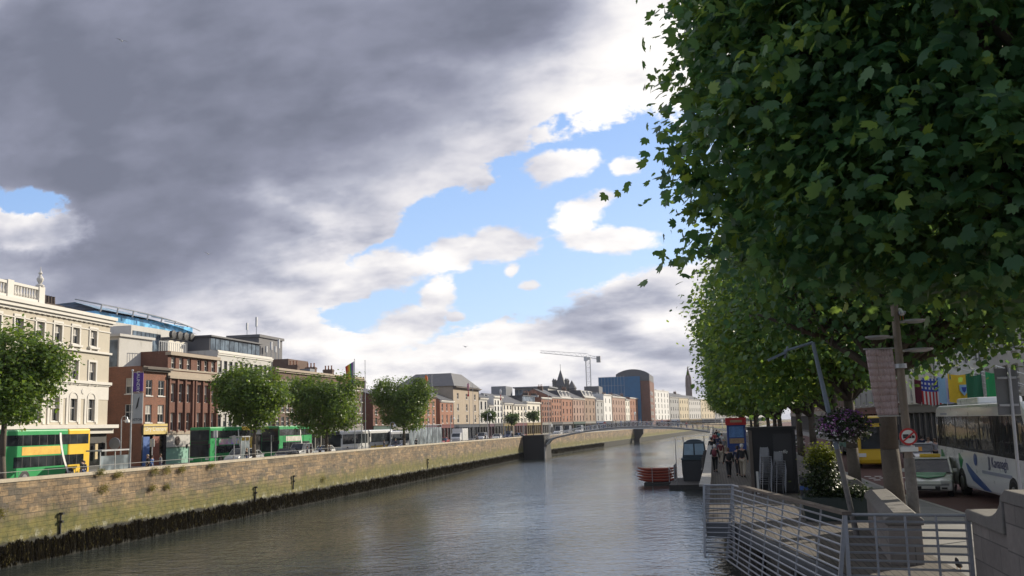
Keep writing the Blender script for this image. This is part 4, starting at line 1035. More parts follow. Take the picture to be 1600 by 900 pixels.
def double_decker(label, loc, rz, main, rear, adcol, group='green double decker buses on the left quay', Lb=10.8, adtext=None):
    t = thing('double_decker_bus', label, 'bus', loc, rz, group); h = Lb / 2; W = 1.27; H = 4.3
    arc = lambda cx, r, k=8: [(cx + r * math.cos(math.pi * i / k), .34 + r * math.sin(math.pi * i / k) * 1.0) for i in range(k, -1, -1)][::1]
    rx = h * .45
    b = MB(); b.box(-rx, h - .12, -W, W, .3, H); body = b.build('body', main, t, bevel=.14)
    MB().box(-h, -rx - .004, -W, W, .3, H).build('rear_body', rear, t, bevel=.14)
    for s in (-1, 1):
        y = s * (W + .004); a, c = sorted((y, y + s * .012))
        g = MB(); g.box(-h + .9, h - 1.3, a, c, 1.3, 2.15); g.build('lower_window_band', m_vglass, t)
        g = MB(); g.box(-h + .3, h - .25, a, c, 3.02, 3.86); g.build('upper_window_band', m_vglass, t)
        pl = MB()
        for k in range(8): x = -h + .9 + (Lb - 2.2) * (k + 1) / 9; a2, c2 = sorted((y + s * .013, y + s * .02)); pl.box(x - .03, x + .03, a2, c2, 1.3, 2.15).box(x - .03, x + .03, a2, c2, 3.02, 3.86)
        pl.build('window_pillars', m_plastic, t)
        MB().box(-rx * .6, h - 2.2, a, c, 2.26, 2.92).build('advert_panel', adcol, t)
        k = 6; q = MB(); a3, c3 = sorted((y + s * .021, y + s * .03))
        for i in range(k):        # curved pale sweep ahead of the rear
            z0, z1 = .4 + 3.6 * i / k, .4 + 3.6 * (i + 1) / k; x0 = -rx + .5 * math.sin(i / k * 2.2) + .9 * i / k - .2; x1 = -rx + .5 * math.sin((i + 1) / k * 2.2) + .9 * (i + 1) / k - .2
            q.prism([(x0 - .12, z0), (x0 + .12, z0), (x1 + .12, z1), (x1 - .12, z1)], a3, c3)
        q.build('pale_sweep', m_plate, t)
        for x in (h - 2.6, -h + 2.7):
            ar = MB(); ar.prism([(x - .62, .3)] + [(x + .62 * math.cos(u), .45 + .62 * math.sin(u)) for u in [math.pi - math.pi * i / 8 for i in range(9)]] + [(x + .62, .3)], *sorted((y - s * .02, y + s * .009))); ar.build('wheel_arch', m_plastic, t); wheel(t, x, s * (W - .13), .49, .28, s)
    f = MB(); f.box(h - .118, h - .06, -W + .12, W - .12, 1.0, 2.35).box(h - .118, h - .06, -W + .12, W - .12, 2.78, 3.98); f.build('windscreen', m_vglass, t)
    MB().box(h - .118, h - .05, -W + .2, W - .2, 2.38, 2.75).build('destination_display', m_black, t)
    for s in (-1, 1):
        MB().box(h - .118, h - .07, s * .95 - .2, s * .95 + .2, .62, .82).build('headlight', m_lampw, t)
        MB().bar((h - .1, s * (W - .1), 2.5), (h + .25, s * (W + .15), 2.4), .04, .04).box(h + .18, h + .3, s * (W + .12) - .09, s * (W + .12) + .09, 1.95, 2.4).build('mirror', m_plastic, t)
        MB().box(-h - .02, -h + .1, s * 1.05 - .1, s * 1.05 + .1, .8, 1.5).build('tail_light', m_lampr, t)
    MB().box(-h - .012, -h + .1, -W + .25, W - .25, 3.05, 3.8).build('rear_window', m_vglass, t)
    return t
def low_bus(label, loc, rz, main, trim=None, Lb=11.5, H=3.1, group=None, name='single_deck_bus', rounded=.2):
    t = thing(name, label, 'bus', loc, rz, group); h = Lb / 2; W = 1.25; trim = trim or main
    MB().box(-h, h - .1, -W, W, .3, H).build('body', main, t, bevel=rounded)
    for s in (-1, 1):
        y = s * (W + .004); a, c = sorted((y, y + s * .012)); MB().box(-h + .5, h - .6, a, c, 1.35, H - .55).build('window_band', m_vglass, t)
        MB().box(-h + .3, h - .5, a, c, .45, .75).build('skirt_stripe', trim, t)
        for x in (h - 2.6, -h + 2.9): wheel(t, x, s * (W - .13), .49, .28, s)
    MB().box(h - .098, h - .04, -W + .1, W - .1, 1.0, H - .5).build('windscreen', m_vglass, t)
    MB().box(h - .098, h - .045, -W + .3, W - .3, H - .47, H - .15).build('destination_display', m_black, t)
    for s in (-1, 1):
        MB().box(h - .098, h - .05, s * .9 - .25, s * .9 + .25, .6, .78).build('headlight', m_lampw, t)
        MB().bar((h - .2, s * (W - .1), H - .5), (h + .3, s * (W + .15), H - .6), .04, .04).box(h + .22, h + .32, s * (W + .12) - .1, s * (W + .12) + .1, H - 1.15, H - .6).build('mirror', m_plastic, t)
    return t
def car(label, loc, rz, paint, Lc=4.4, H=1.46, kind='hatch', group=None, cat='car', name='parked_car', Wd=.89):
    t = thing(name, label, cat, loc, rz, group); h = Lc / 2; r = .32; xf, xr = h - .85, -h + .85; W = Wd
    P = {'hatch': [(-h, .32), (-h, .78), (-h + .12, .98), (-h + .5, 1.0), (.35, .97), (h - .75, .82), (h - .12, .66), (h, .5), (h, .28)],
         'van': [(-h, .32), (-h, 1.15), (-h + .1, 1.2), (.6, 1.2), (h - .9, 1.1), (h - .15, .85), (h, .6), (h, .28)]}[kind]
    arch = lambda cx: [(cx + .4 * math.cos(math.pi * i / 8), .26 + .4 * math.sin(math.pi * i / 8)) for i in range(9)]
    poly = P + [(xf + .4, .24)] + arch(xf)[1:-1] + [(xf - .4, .24), (xr + .4, .24)] + arch(xr)[1:-1] + [(xr - .4, .24)]
    # loft: body sides tuck in towards the sill and the bonnet
    MB().prism(poly, -W, W).build('body', paint, t, bevel=.07)
    zt = H
    if kind == 'van': lo = [(-h + .05, 1.19), (1.0, 1.19)]; hi = [(-h + .15, H), (.35, H)]
    else: lo = [(-h + .3, .98), (h - 1.35, .93)]; hi = [(-h + .95, H - .02), (.15, H)]
    wt_ = W - .17; wl = W - .04
    g = MB(); g.add([(lo[0][0], -wl, lo[0][1]), (lo[1][0], -wl, lo[1][1]), (lo[1][0], wl, lo[1][1]), (lo[0][0], wl, lo[0][1]), (hi[0][0], -wt_, hi[0][1]), (hi[1][0], -wt_, hi[1][1]), (hi[1][0], wt_, hi[1][1]), (hi[0][0], wt_, hi[0][1])],
          [(0, 3, 2, 1), (4, 5, 6, 7), (0, 1, 5, 4), (1, 2, 6, 5), (2, 3, 7, 6), (3, 0, 4, 7)]); g.build('cabin_glass', m_vglass, t, bevel=.04)
    MB().box(hi[0][0] - .06, hi[1][0] + .08, -wt_ - .02, wt_ + .02, H - .045, H + .025).build('roof', paint, t, bevel=.03)
    for s in (-1, 1):
        MB().bar((lo[1][0], s * wl, lo[1][1]), (hi[1][0], s * wt_, hi[1][1]), .07, .06).build('pillar', paint, t); MB().bar((lo[0][0], s * wl, lo[0][1]), (hi[0][0], s * wt_, hi[0][1]), .1, .07).build('pillar', paint, t); xm = (lo[0][0] + lo[1][0]) / 2; MB().bar((xm, s * (wl + .0), lo[0][1]), (xm * .9, s * (wt_ + .0), H), .07, .05).build('pillar', paint, t)
    for s in (-1, 1):
        for x in (xf, xr): wheel(t, x, s * (W - .1), r, .2, s)
        MB().box(h - .16, h + .012, s * (W - .26) - .17, s * (W - .26) + .17, .56, .70).build('headlight', m_lampw, t, bevel=.03)
        MB().box(-h - .012, -h + .1, s * (W - .2) - .13, s * (W - .2) + .13, .7, .92).build('tail_light', m_lampr, t)
        MB().box(lo[1][0] - .35, lo[1][0] - .17, *sorted((s * (W + .0), s * (W + .19))), .96, 1.1).build('wing_mirror', paint, t, bevel=.03)
    MB().box(h - .1, h + .006, -.45, .45, .30, .46).build('grille', m_plastic, t)
    MB().box(h + .008, h + .02, -.26, .26, .36, .46).build('number_plate', m_plate, t)
    return t
paintm = lambda n, c: mat('car_paint_' + n, c, .3, .06, 2, coat=.6)
PAINT = {k: paintm(k, v) for k, v in dict(silver=(.42, .43, .44), black=(.02, .02, .022), white=(.66, .66, .64), navy=(.03, .05, .12), red=(.35, .03, .03), grey=(.14, .145, .15)).items()}
m_green = mat('bus_green', (.02, .30, .085), .4, .08, 1, coat=.3); m_yel = mat('bus_yellow', (.78, .50, .03), .4, .08, 1, coat=.3)
m_adw = mat('bus_advert_white', (.55, .52, .46), .5, .5, 1.3); 
def admix():
    m = new_mat('bus_advert_colours'); p = objco(); v = nd('ShaderNodeTexVoronoi'); put(v.inputs['Vector'], p); v.inputs['Scale'].default_value = 1.6
    finish(princ(col=mixc(.55, X(v.outputs['Color']), (.75, .45, .6)), rough=.5)); return m
m_adc = admix()
m_ady = mat('bus_advert_amber', (.72, .42, .06), .5, .35, 1.5)
FACE = -math.pi / 2
def street_pt(px, Xo):
    return on_line(px, off(LB, Xo))
# first bus: its rear end at picture column 119
p = street_pt(119, -9.0); bus1 = double_decker('green double decker bus with yellow rear end at the left edge of the photo', (p.x, p.y - 5.2, ZL), FACE, m_green, m_yel, m_ady)
p = street_pt(296, -12.2)
ang = 0
double_decker('green double decker bus with dark front and colourful advert, before the dark red block', (p.x + 1.1, p.y + 5.6, ZL), FACE, m_green, m_yel, m_adc)
p = street_pt(407, -12.2); double_decker('green double decker bus between the second and third street trees', (p.x + 1.2, p.y + 5.6, ZL), FACE, m_green, m_green, m_adw)
p = street_pt(338, -7.0); car('silver people carrier passing in front of the second bus', (p.x, p.y + 5.5, ZL), FACE, PAINT['silver'], 4.5, 1.75, 'van', 'cars on the left quay')
p = street_pt(363, -6.6); car('silver hatchback beside the trunk of the second street tree', (p.x, p.y + 4, ZL), FACE, PAINT['silver'], 4.2, 1.5, 'hatch', 'cars on the left quay')
p = street_pt(521, -10.5); low_bus('white coach with dark windows parked behind the third street tree', (p.x, p.y + 6, ZL), FACE, PAINT['white'], PAINT['silver'], 12, 3.4, 'coaches on the left quay', 'coach')
p = street_pt(560, -11.5); low_bus('white and orange coach behind the tall flagpole', (p.x, p.y + 8, ZL), FACE, PAINT['white'], m_yel, 12, 3.4, 'coaches on the left quay', 'coach')
MB_ = None
p = street_pt(593, -11.0); low_bus('grey single deck bus under the fourth street tree', (p.x, p.y + 8, ZL), FACE, PAINT['silver'], PAINT['white'], 11, 3.1, 'coaches on the left quay')
p = street_pt(640, -9.0); low_bus('pale single deck bus right of the fourth street tree', (p.x, p.y + 9, ZL), FACE, PAINT['white'], PAINT['grey'], 11, 3.1, 'coaches on the left quay')
# white box van
def box_van():
    p = street_pt(705, -8.0); t = thing('box_van', 'white box van parked on the quay in front of the orange gabled house', 'van', (p.x + .8, p.y + 3.5, ZL), FACE)
    MB().box(-3.2, 1.6, -1.15, 1.15, .55, 3.1).build('cargo_box', PAINT['white'], t, bevel=.06)
    MB().prism([(1.62, .35), (3.2, .35), (3.3, 1.1), (3.05, 1.35), (2.5, 2.2), (1.62, 2.25)], -1.0, 1.0).build('cab', PAINT['white'], t, bevel=.08)
    MB().prism([(3.02, 1.4), (2.53, 2.1), (2.56, 2.12), (3.06, 1.42)], -.85, .85).build('windscreen', m_vglass, t)
    for s in (-1, 1):
        for x in (2.4, -2.0): wheel(t, x, s * .98, .36, .22, s)
        MB().box(3.24, 3.31, s * .7 - .15, s * .7 + .15, .7, .9).build('headlight', m_lampw, t)
box_van()
cols = ['black', 'silver', 'white', 'navy', 'grey', 'red']
for i, (px, xo, kind, where) in enumerate(((430, -5.8, 'hatch', 'left of the third street tree'), (452, -6.2, 'van', 'just left of the third street tree trunk'), (492, -6.5, 'hatch', 'behind the third street tree trunk'), (610, -5.8, 'hatch', 'left of the fourth street tree trunk'), (662, -6.0, 'van', 'right of the fourth street tree'), (684, -6.4, 'hatch', 'by the second pair of flagpoles'), (733, -6.0, 'hatch', 'by the third pair of flagpoles'), (748, -8, 'van', 'below the arched grey house'), (772, -6, 'hatch', 'below the low white house'), (790, -8, 'van', 'below the narrow cream house'), (806, -6, 'hatch', 'close to the dark bridge abutment'))):
    p = street_pt(px, xo); c = cols[i % 6]; car('%s %s on the quay %s' % (c, 'van' if kind == 'van' else 'car', where), (p.x, p.y + 3, ZL), FACE, PAINT[c], 4.8 if kind == 'van' else 4.3, 1.95 if kind == 'van' else 1.48, kind, 'cars on the left quay', name='van' if kind == 'van' else 'parked_car', cat='van' if kind == 'van' else 'car')
for i, (px, c) in enumerate(((872, 'white'), (886, 'grey'), (905, 'white'), (930, 'silver'))):
    p = street_pt(px, -7); car('%s van on the quay beyond the iron bridge, %s' % (c, ('nearest the abutment', 'second from the abutment', 'below the crane', 'below the white parapet house')[i]), (p.x, p.y, ZL + .2), FACE - .08, PAINT[c], 5.5, 2.6, 'van', 'vans beyond the bridge', 'van', 'van')

# ------------------------------------------------------------------ left bank street furniture
def pole(label, px, Xo, ytop, r=.055, name='flagpole', group=None, cat='flagpole', extra=None, base=ZL + .1):
    p = street_pt(px, Xo); z = z_for(p, ytop); t = thing(name, label, cat, (p.x, p.y, base), 0, group); h = z - base
    MB().tube((0, 0, 0), (0, 0, h), r * 1.2, r * .7, 10).lathe([(r * 2.4, 0), (r * 2.2, .25), (r * 1.3, .3)], n=10).build('pole', m_steel, t)
    MB().ball((0, 0, h + .06), r * 1.5, n=8, k=6).build('finial', m_steel, t)
    if extra: extra(t, h, p)
    return t
def flag_mesh(W, H, droop, stripes, fx=0.0):
    """a hanging flag in folds, from the pole (x = 0) outwards; stripes: list of materials top to bottom along the fly"""
    mb = MB(); n, m = 14, len(stripes) * 2
    def P(i, j):
        a, b = i / n, j / m; x = W * a * (1 - droop * .35); z = -H * b - droop * W * a * (.6 + .5 * a); y = .10 * W * math.sin(a * 9 + b * 2) * a; return (x, y, z)
    for i in range(n):
        for j in range(m):
            mb.m = j // 2; mb.quad(P(i, j), P(i + 1, j), P(i + 1, j + 1), P(i, j + 1))
            q = [P(i, j), P(i, j + 1), P(i + 1, j + 1), P(i + 1, j)]; 
    return mb
flagc = lambda n, c: mat('flag_' + n, c, .8, .1, 3)
FC = {k: flagc(k, v) for k, v in dict(red=(.5, .03, .03), orange=(.65, .17, .03), yellow=(.75, .5, .03), green=(.03, .3, .1), blue=(.04, .07, .35), purple=(.2, .04, .3), white=(.68, .68, .66), pink=(.6, .3, .35), sky=(.3, .5, .68)).items()}
def rainbow(t, h, p):
    s = 2.2
    mb = flag_mesh(1.0, 2.9, .55, [FC[k] for k in ('purple', 'blue', 'green', 'yellow', 'orange', 'red')])
    # stripes run down the hanging flag: build it turned on its side
    v = MB(); cols_ = ('red', 'orange', 'yellow', 'green', 'white', 'purple'); n = 12
    def P(a, b): return (-1.25 * a * (1 - .25 * b) - .05, .14 * math.sin(a * 8 + b * 3) * a, -.1 - 3.0 * b - .75 * a)
    for i in range(12):
        for j in range(n):
            v.m = i // 2; v.quad(P(i / 12, j / n), P((i + 1) / 12, j / n), P((i + 1) / 12, (j + 1) / n), P(i / 12, (j + 1) / n))
    v.build('flag', [FC[k] for k in ('white', 'purple', 'green', 'yellow', 'orange', 'red')], t, (0, 0, h - .1), R(20))
def furled(*cs):
    def f(t, h, p):
        v = MB(); n = 10
        for j in range(n):
            v.m = (j * len(cs)) // n
            r0, r1 = .10 + .12 * math.sin(j * .7), .10 + .12 * math.sin((j + 1) * .7); v.tube((-.16, .03 * math.sin(j * 2), -.15 - 2.6 * j / n), (-.18, .03 * math.sin(j * 2 + 2), -.15 - 2.6 * (j + 1) / n), abs(r0) + .06, abs(r1) + .06, 7, False)
        v.build('furled_flag', [FC[c] for c in cs], t, (0, 0, h))
    return f
pole('flagpole with a drooping rainbow flag in front of the long brown hotel', 554.5, -2.6, 562, extra=rainbow, group='flagpoles on the left quay')
pole('tall bare flagpole standing alone right of the rainbow flag', 571, -1.6, 564, group='flagpoles on the left quay')
pole('shorter bare flagpole between the rainbow flagpole and the tall bare pole', 565, -2.2, 610, .06, group='flagpoles on the left quay')
pole('flagpole with a furled orange flag right of the fourth street tree', 668.5, -2.4, 585, extra=furled('orange', 'red'), group='flagpoles on the left quay')
pole('bare flagpole just right of the furled orange flag', 676, -1.6, 587, group='flagpoles on the left quay')
pole('flagpole with a furled pink and red flag in front of the stone hall', 734, -2.6, 598, extra=furled('pink', 'red'), group='flagpoles on the left quay')
pole('bare flagpole in front of the stone hall', 740, -1.6, 599, group='flagpoles on the left quay')
pole('flagpole with a furled red and white flag in front of the narrow white house', 784.5, -2.6, 607, extra=furled('white', 'red'), group='flagpoles on the left quay')
pole('bare flagpole in front of the low slate roofed house', 789, -1.6, 609, group='flagpoles on the left quay')
pole('far flagpole right of the iron bridge abutment', 858, -2.6, 618, .08, group='flagpoles on the left quay')
m_purple = mat('purple_banner', (.09, .03, .24), .7, .08, 2); m_gban = mat('grey_banner', (.42, .42, .41), .7, .08, 2)
def banners(t, h, p):
    s = (p.dot(Vector((CF.x, CF.y, 0)).normalized())) / F; yaw = math.atan2(p.x, p.y)
    z = lambda py: z_for(p, py) - ZL - .1
    a = MB().box(.12, 19 * s, -.03, .03, z(612), z(583)).build('laundry_banner', m_purple, t, rz=-yaw * .0)
    text_obj('banner_lettering', 'LAUNDRY', .40, m_plate, a, ((.12 + 19 * s) / 2, -.045, (z(612) + z(583)) / 2), (math.pi / 2, math.pi / 2, 0))
    b = MB().box(.12, 19.5 * s, -.03, .03, z(662), z(615)).build('shop_banner', m_gban, t)
    text_obj('banner_lettering', 'ASTON', .30, m_black, b, ((.12 + 19.5 * s) / 2, -.04, z(656)), (math.pi / 2, 0, 0), xscale=.95)
    q = MB()
    for k in range(3): u = (.12 + 19.5 * s) / 2; q.prism([(u - .18 + .1 * k, z(640) + .1 * k), (u + .02 + .05 * k, z(624)), (u + .16 - .06 * k, z(620) - .12 * k), (u + .02, z(636))], -.05 - .01 * k, -.034)
    q.build('bird_emblem', m_black, b)
    MB().bar((0, 0, z(582)), (19 * s, 0, z(582)), .03, .03).bar((0, 0, z(613.5)), (19 * s, 0, z(613.5)), .03, .03).build('banner_bracket', m_steel, t)
pole('tall slim pole carrying the purple laundry banner and the grey banner below it', 204, -1.8, 580, .07, 'banner_pole', None, 'banner pole', banners)
def lamp(label, px, Xo, ytop, side=1):
    p = street_pt(px, Xo); z = z_for(p, ytop); h = z - ZL - .1; t = thing('street_lamp', label, 'street lamp', (p.x, p.y, ZL + .1), 0, 'lamp posts on the left quay')
    MB().tube((0, 0, 0), (0, 0, h - .3), .09, .06, 8).lathe([(.18, 0), (.18, .8), (.1, .9)], n=8).build('post', m_steel, t)
    pts = [(0, 0, h - .3), (side * .1, 0, h - .05), (side * .35, 0, h + .05), (side * .65, 0, h - .08), (side * .7, 0, h - .25)]
    MB().path(pts, .045, 7).build('arm', m_steel, t); MB().lathe([(.06, .25), (.2, .1), (.26, -.1), (.2, -.18)], (side * .7, 0, h - .5), 10).build('lamp_head', m_plate, t)
lamp('lamp post with a curled bracket left of the laundry banner pole', 189, -15.6, 651)
for i, (px, yt) in enumerate(((610, 660), (704, 650), (762, 645), (818, 640))): lamp('slim grey lamp post on the left quay, %s' % ('under the fourth street tree', 'beside the white box van', 'below the low white house', 'beside the bridge abutment')[i], px, -3, yt)
for i, px in enumerate((238, 337, 366, 424)):
    p = street_pt(px, -3.4); z = z_for(p, (685, 672, 680, 680)[i]); t = thing('traffic_pole', 'thin grey pole on the left pavement %s' % ('in front of the corner house', 'in front of the second bus', 'behind the silver hatchback', 'beside the third bus')[i], 'pole', (p.x, p.y, ZL + .1), 0, 'thin poles on the left pavement')
    MB().tube((0, 0, 0), (0, 0, z - ZL - .1), .06, n=8).build('post', m_steel, t); MB().box(-.22, .22, -.03, .03, z - ZL - .85, z - ZL - .15).build('sign_plate', (m_steel, m_plate, m_steel, m_black)[i], t)
def shelter(label, px0, px1, Xo, ytop):
    a, b = street_pt(px0, Xo), street_pt(px1, Xo); z = z_for(b, ytop) - ZL - .1; L = (b - a).length
    t = thing('bus_shelter', label, 'bus shelter', (a.x, a.y, ZL + .1), math.atan2((b - a).y, (b - a).x), 'bus shelters on the left quay')
    MB().box(0, L, -.1, 1.4, z - .12, z).build('roof', m_steel, t)
    n = max(2, int(L / 1.5)); q = MB(); g = MB()
    for i in range(n + 1): q.box(L * i / n - .04, L * i / n + .04, 0, .08, 0, z - .12)
    q.build('frame', m_steel, t)
    for i in range(n): g.box(L * i / n + .06, L * (i + 1) / n - .06, .03, .045, .3, z - .5)
    m = glass_dark('shelter_glass', (.12, .14, .15), .1); g.build('glass_panels', m, t)
    MB().box(.3, L - .3, .5, .85, .45, .52).build('bench', m_steel, t)
shelter('glass bus shelter between the cream building and the laundry banner pole', 158, 203, -4.2, 701)
shelter('grey bus shelter beside the trunk of the second street tree', 377, 390, -4.2, 681)
shelter('long bus shelter under the fourth street tree', 640, 690, -4.6, 663)
def rail():
    t = thing('handrail', 'thin steel handrail standing on the left quay wall at the near end', 'handrail', (0, 0, 0)); q = MB(); P = [(x - .3, y) for x, y in LB]
    ys = list(range(34, 122, 3)); zt = lambda y: copez(y) + .42
    for y in ys: q.tube((interp(P, y), y, copez(y)), (interp(P, y), y, zt(y)), .016, n=6)
    mr = mat('dull_handrail', (.2, .2, .19), .55, .2, 2); q.build('posts', mr, t); MB().path([(interp(P, y), y, zt(y)) for y in ys], .02, 6).build('rail', mr, t)
rail()
# ironwork and weeds on the wall
for i, (px, py) in enumerate(((98, 812), (399, 768), (458, 750), (667, 722))):
    p = on_line(px, off(LB, .2)); z = z_for(p, py); t = thing('wall_bracket', 'black iron mooring bracket low on the quay wall, %s' % ('nearest the left edge', 'second from the left edge', 'third from the left edge', 'farthest, towards the bridge')[i], 'bracket', (p.x, p.y, z), 0, 'iron brackets on the quay wall')
    MB().box(0, .12, -.05, .05, -1.0, .5).box(0, .3, -.1, .1, .35, .5).box(0, .28, -.09, .09, -.2, -.05).build('bracket', m_black, t)
m_weed = leaf_mat('weed_leaves', (.08, .09, .015), (.26, .23, .04), .3, (.35, .3, .05))
for i, (px, py, s, wh) in enumerate(((164, 763, .62, 'largest tuft, left part of the wall'), (158, 738, .35, 'above the largest tuft'), (186, 741, .35, 'right above the largest tuft'), (243, 735, .5, 'high, below the corner house'), (262, 733, .5, 'high, below the dark red block'), (285, 733, .4, 'right of the two high tufts'), (240, 762, .35, 'low pair, left one'), (262, 760, .35, 'low pair, right one'), (5, 800, .45, 'at the left edge'), (330, 728, .35, 'below the second bus'), (505, 748, .5, 'long streak below the third street tree'))):
    p = on_line(px, off(LB, .25)); z = z_for(p, py)
    me = crown_mesh('wall_weed', [((.05, 0, 0), (.14, s, s * .8))], 40, 10, .07, LEAF4, m_weed, 90 + i, spread=.13, inner=.1, rough=.3); o = link('wall_weed', me, None, (p.x, p.y, z)); tag(o, 'yellow green weed growing from the quay wall, ' + wh, 'weed', 'weeds on the quay wall')

# people on the left quay
rp = random.Random(4); ck = list(CLOTH)
for i, (px, wh) in enumerate(((130, 'by the shelter, nearest the first bus'), (133, 'in dark coat right behind the first bus'), (232, 'hunched in dark jacket below the gold sign'), (238, 'in blue jeans below the gold sign'), (252, 'beside the dry cleaners door'), (386, 'at the bus shelter near the second tree'), (480, 'left of the third tree trunk'), (486, 'in pale top by the third tree trunk'), (500, 'right of the third tree trunk'), (515, 'beside the white coach'), (600, 'left of the fourth street tree'), (618, 'under the fourth street tree'), (650, 'right of the fourth street tree'), (696, 'beside the second pair of flagpoles'), (745, 'right of the third pair of flagpoles'), (758, 'below the arched grey house'), (780, 'by the far flagpole'), (800, 'near the bridge abutment'), (810, 'close to the bridge abutment'), (815, 'right at the bridge abutment'))):
    p = street_pt(px, -2.2 - (i % 3) * .5); c = ('black', 'navy', 'black', 'blue', 'grey')[i % 5]
    person('person in %s on the left pavement %s' % (c, wh), (p.x, p.y, ZL + .12), rp.uniform(0, 6.28), ('walk', 'stand', 'walk2')[i % 3], c, rp.choice(('denim', 'black', 'grey')), i % 3, None, rp.uniform(1.6, 1.82), 'people on the left quay', i > 5)

# ------------------------------------------------------------------ bridge abutments and bridges
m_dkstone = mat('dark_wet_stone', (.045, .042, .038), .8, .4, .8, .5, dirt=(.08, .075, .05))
m_brwhite = mat('bridge_ironwork_white', (.62, .62, .60), .5, .15, 1.0)
YB = 238.0
def iron_bridge():
    xl = x_at(851, YB - 2) + .2; xr = 3.6
    t = thing('abutment', 'dark square stone abutment carrying the left end of the arched iron footbridge', 'abutment', (xl - 5.6, YB - 4.5, 0))
    z = 5.45
    MB().add([(-.4, -.3, -1), (6.0, -.3, -1), (6.0, 9, -1), (-.4, 9, -1), (0, 0, z), (5.6, 0, z), (5.6, 8.6, z), (0, 8.6, z)], [(0, 3, 2, 1), (4, 5, 6, 7), (0, 1, 5, 4), (1, 2, 6, 5), (2, 3, 7, 6), (3, 0, 4, 7)]).build('masonry', mat('black_shaded_stone', (.012, .012, .013), .8, .5, .8, .5), t)  # near-black stone: shade on the side facing the viewer put into its colour
    MB().box(-.15, 5.75, -.15, .35, z, z + .25).box(5.35, 5.75, .352, 8.7, z + .002, z + .24).build('coping', m_dkstone, t)
    MB().box(5.62, 5.95, -.3, .2, 0, 2.8).build('corner_fender', m_granite, t)
    t = thing('iron_footbridge', 'slender pale arched iron footbridge with lattice railings and lamps over the river', 'bridge', (0, YB, 0)); L = xr - xl; c = (xl + xr) / 2
    arch = lambda x: 7.15 - 2.75 * ((x - c) / (L / 2)) ** 2          # walkway level
    rib = lambda x: 3.2 + 3.45 * math.sqrt(max(0, 1 - ((x - c) / (L / 2)) ** 2)) ** .9
    N = 42; xs = [xl + L * i / N for i in range(N + 1)]; wd = 1.9
    d = MB()
    for a, b in zip(xs, xs[1:]): d.add([(a, -wd, arch(a) - .25), (a, wd, arch(a) - .25), (a, wd, arch(a)), (a, -wd, arch(a)), (b, -wd, arch(b) - .25), (b, wd, arch(b) - .25), (b, wd, arch(b)), (b, -wd, arch(b))], [(0, 4, 5, 1), (3, 2, 6, 7), (0, 3, 7, 4), (1, 5, 6, 2)])
    d.build('walkway', m_conc, t)
    for y in (-wd + .1, 0, wd - .1):
        r = MB()
        for i, (a, b) in enumerate(zip(xs, xs[1:])):
            r.bar((a, y, rib(a)), (b, y, rib(b)), .12, .28)
            if arch(a) - rib(a) > .6: r.bar((a, y, rib(a)), (a, y, arch(a) - .26), .08, .08).bar((a, y, rib(a)), (b, y, arch(b) - .26), .06, .06)
        r.build('arch_rib', m_brwhite, t)
    for y in (-wd, wd):
        r = MB()
        for a, b in zip(xs, xs[1:]):
            r.bar((a, y, arch(a) + 1.1), (b, y, arch(b) + 1.1), .09, .12).bar((a, y, arch(a) + .1), (b, y, arch(b) + .1), .06, .08).bar((a, y, arch(a)), (a, y, arch(a) + 1.1), .07, .07)
            r.bar((a, y, arch(a) + .1), (b, y, arch(b) + 1.1), .035, .035).bar((a, y, arch(a) + 1.1), (b, y, arch(b) + .1), .035, .035)
        r.build('railing', m_brwhite, t)
    for f in (.03, .5, .97):
        x = xl + L * f; z = arch(x); q = MB(); k = 8
        pts = [(x, -wd, z + 1.1), (x, -wd, z + 2.4)] + [(x, -wd * math.cos(math.pi * i / k), z + 2.4 + .9 * math.sin(math.pi * i / k)) for i in range(1, k)] + [(x, wd, z + 2.4), (x, wd, z + 1.1)]
        q.path(pts, .05, 6).build('lamp_arch', m_brwhite, t)
        MB().lathe([(.06, 0), (.2, .12), (.28, .5), (.3, .55), (.05, .8)], (x, 0, z + 2.75), 8).build('lantern', m_plate, t)
    rr = random.Random(9); cc = ['black', 'navy', 'grey', 'white', 'red', 'olive', 'beige', 'blue']
    for i in range(26):
        x = xl + L * (.22 + .72 * (i + rr.random() * .7) / 26); c1 = cc[i % 8]
        person('person crossing the arched iron footbridge', (x, YB + rr.uniform(-1.2, 1.2), arch(x)), rr.choice((math.pi / 2, -math.pi / 2, 0)), ('walk', 'stand', 'walk2')[i % 3], c1, rr.choice(('denim', 'black', 'grey')), i % 3, None, rr.uniform(1.55, 1.85), 'people on the iron footbridge', True)
    ra = thing('bridge_landing', 'dark stone pier under the right end of the arched iron footbridge', 'abutment', (xr, YB - 4, 0)); MB().box(0, 2, 0, 8, -1, 5.3).build('masonry', m_dkstone, ra); MB().box(-.1, 2.1, -.1, 8.1, 5.3, 5.5).build('coping', m_granite, ra)
iron_bridge()
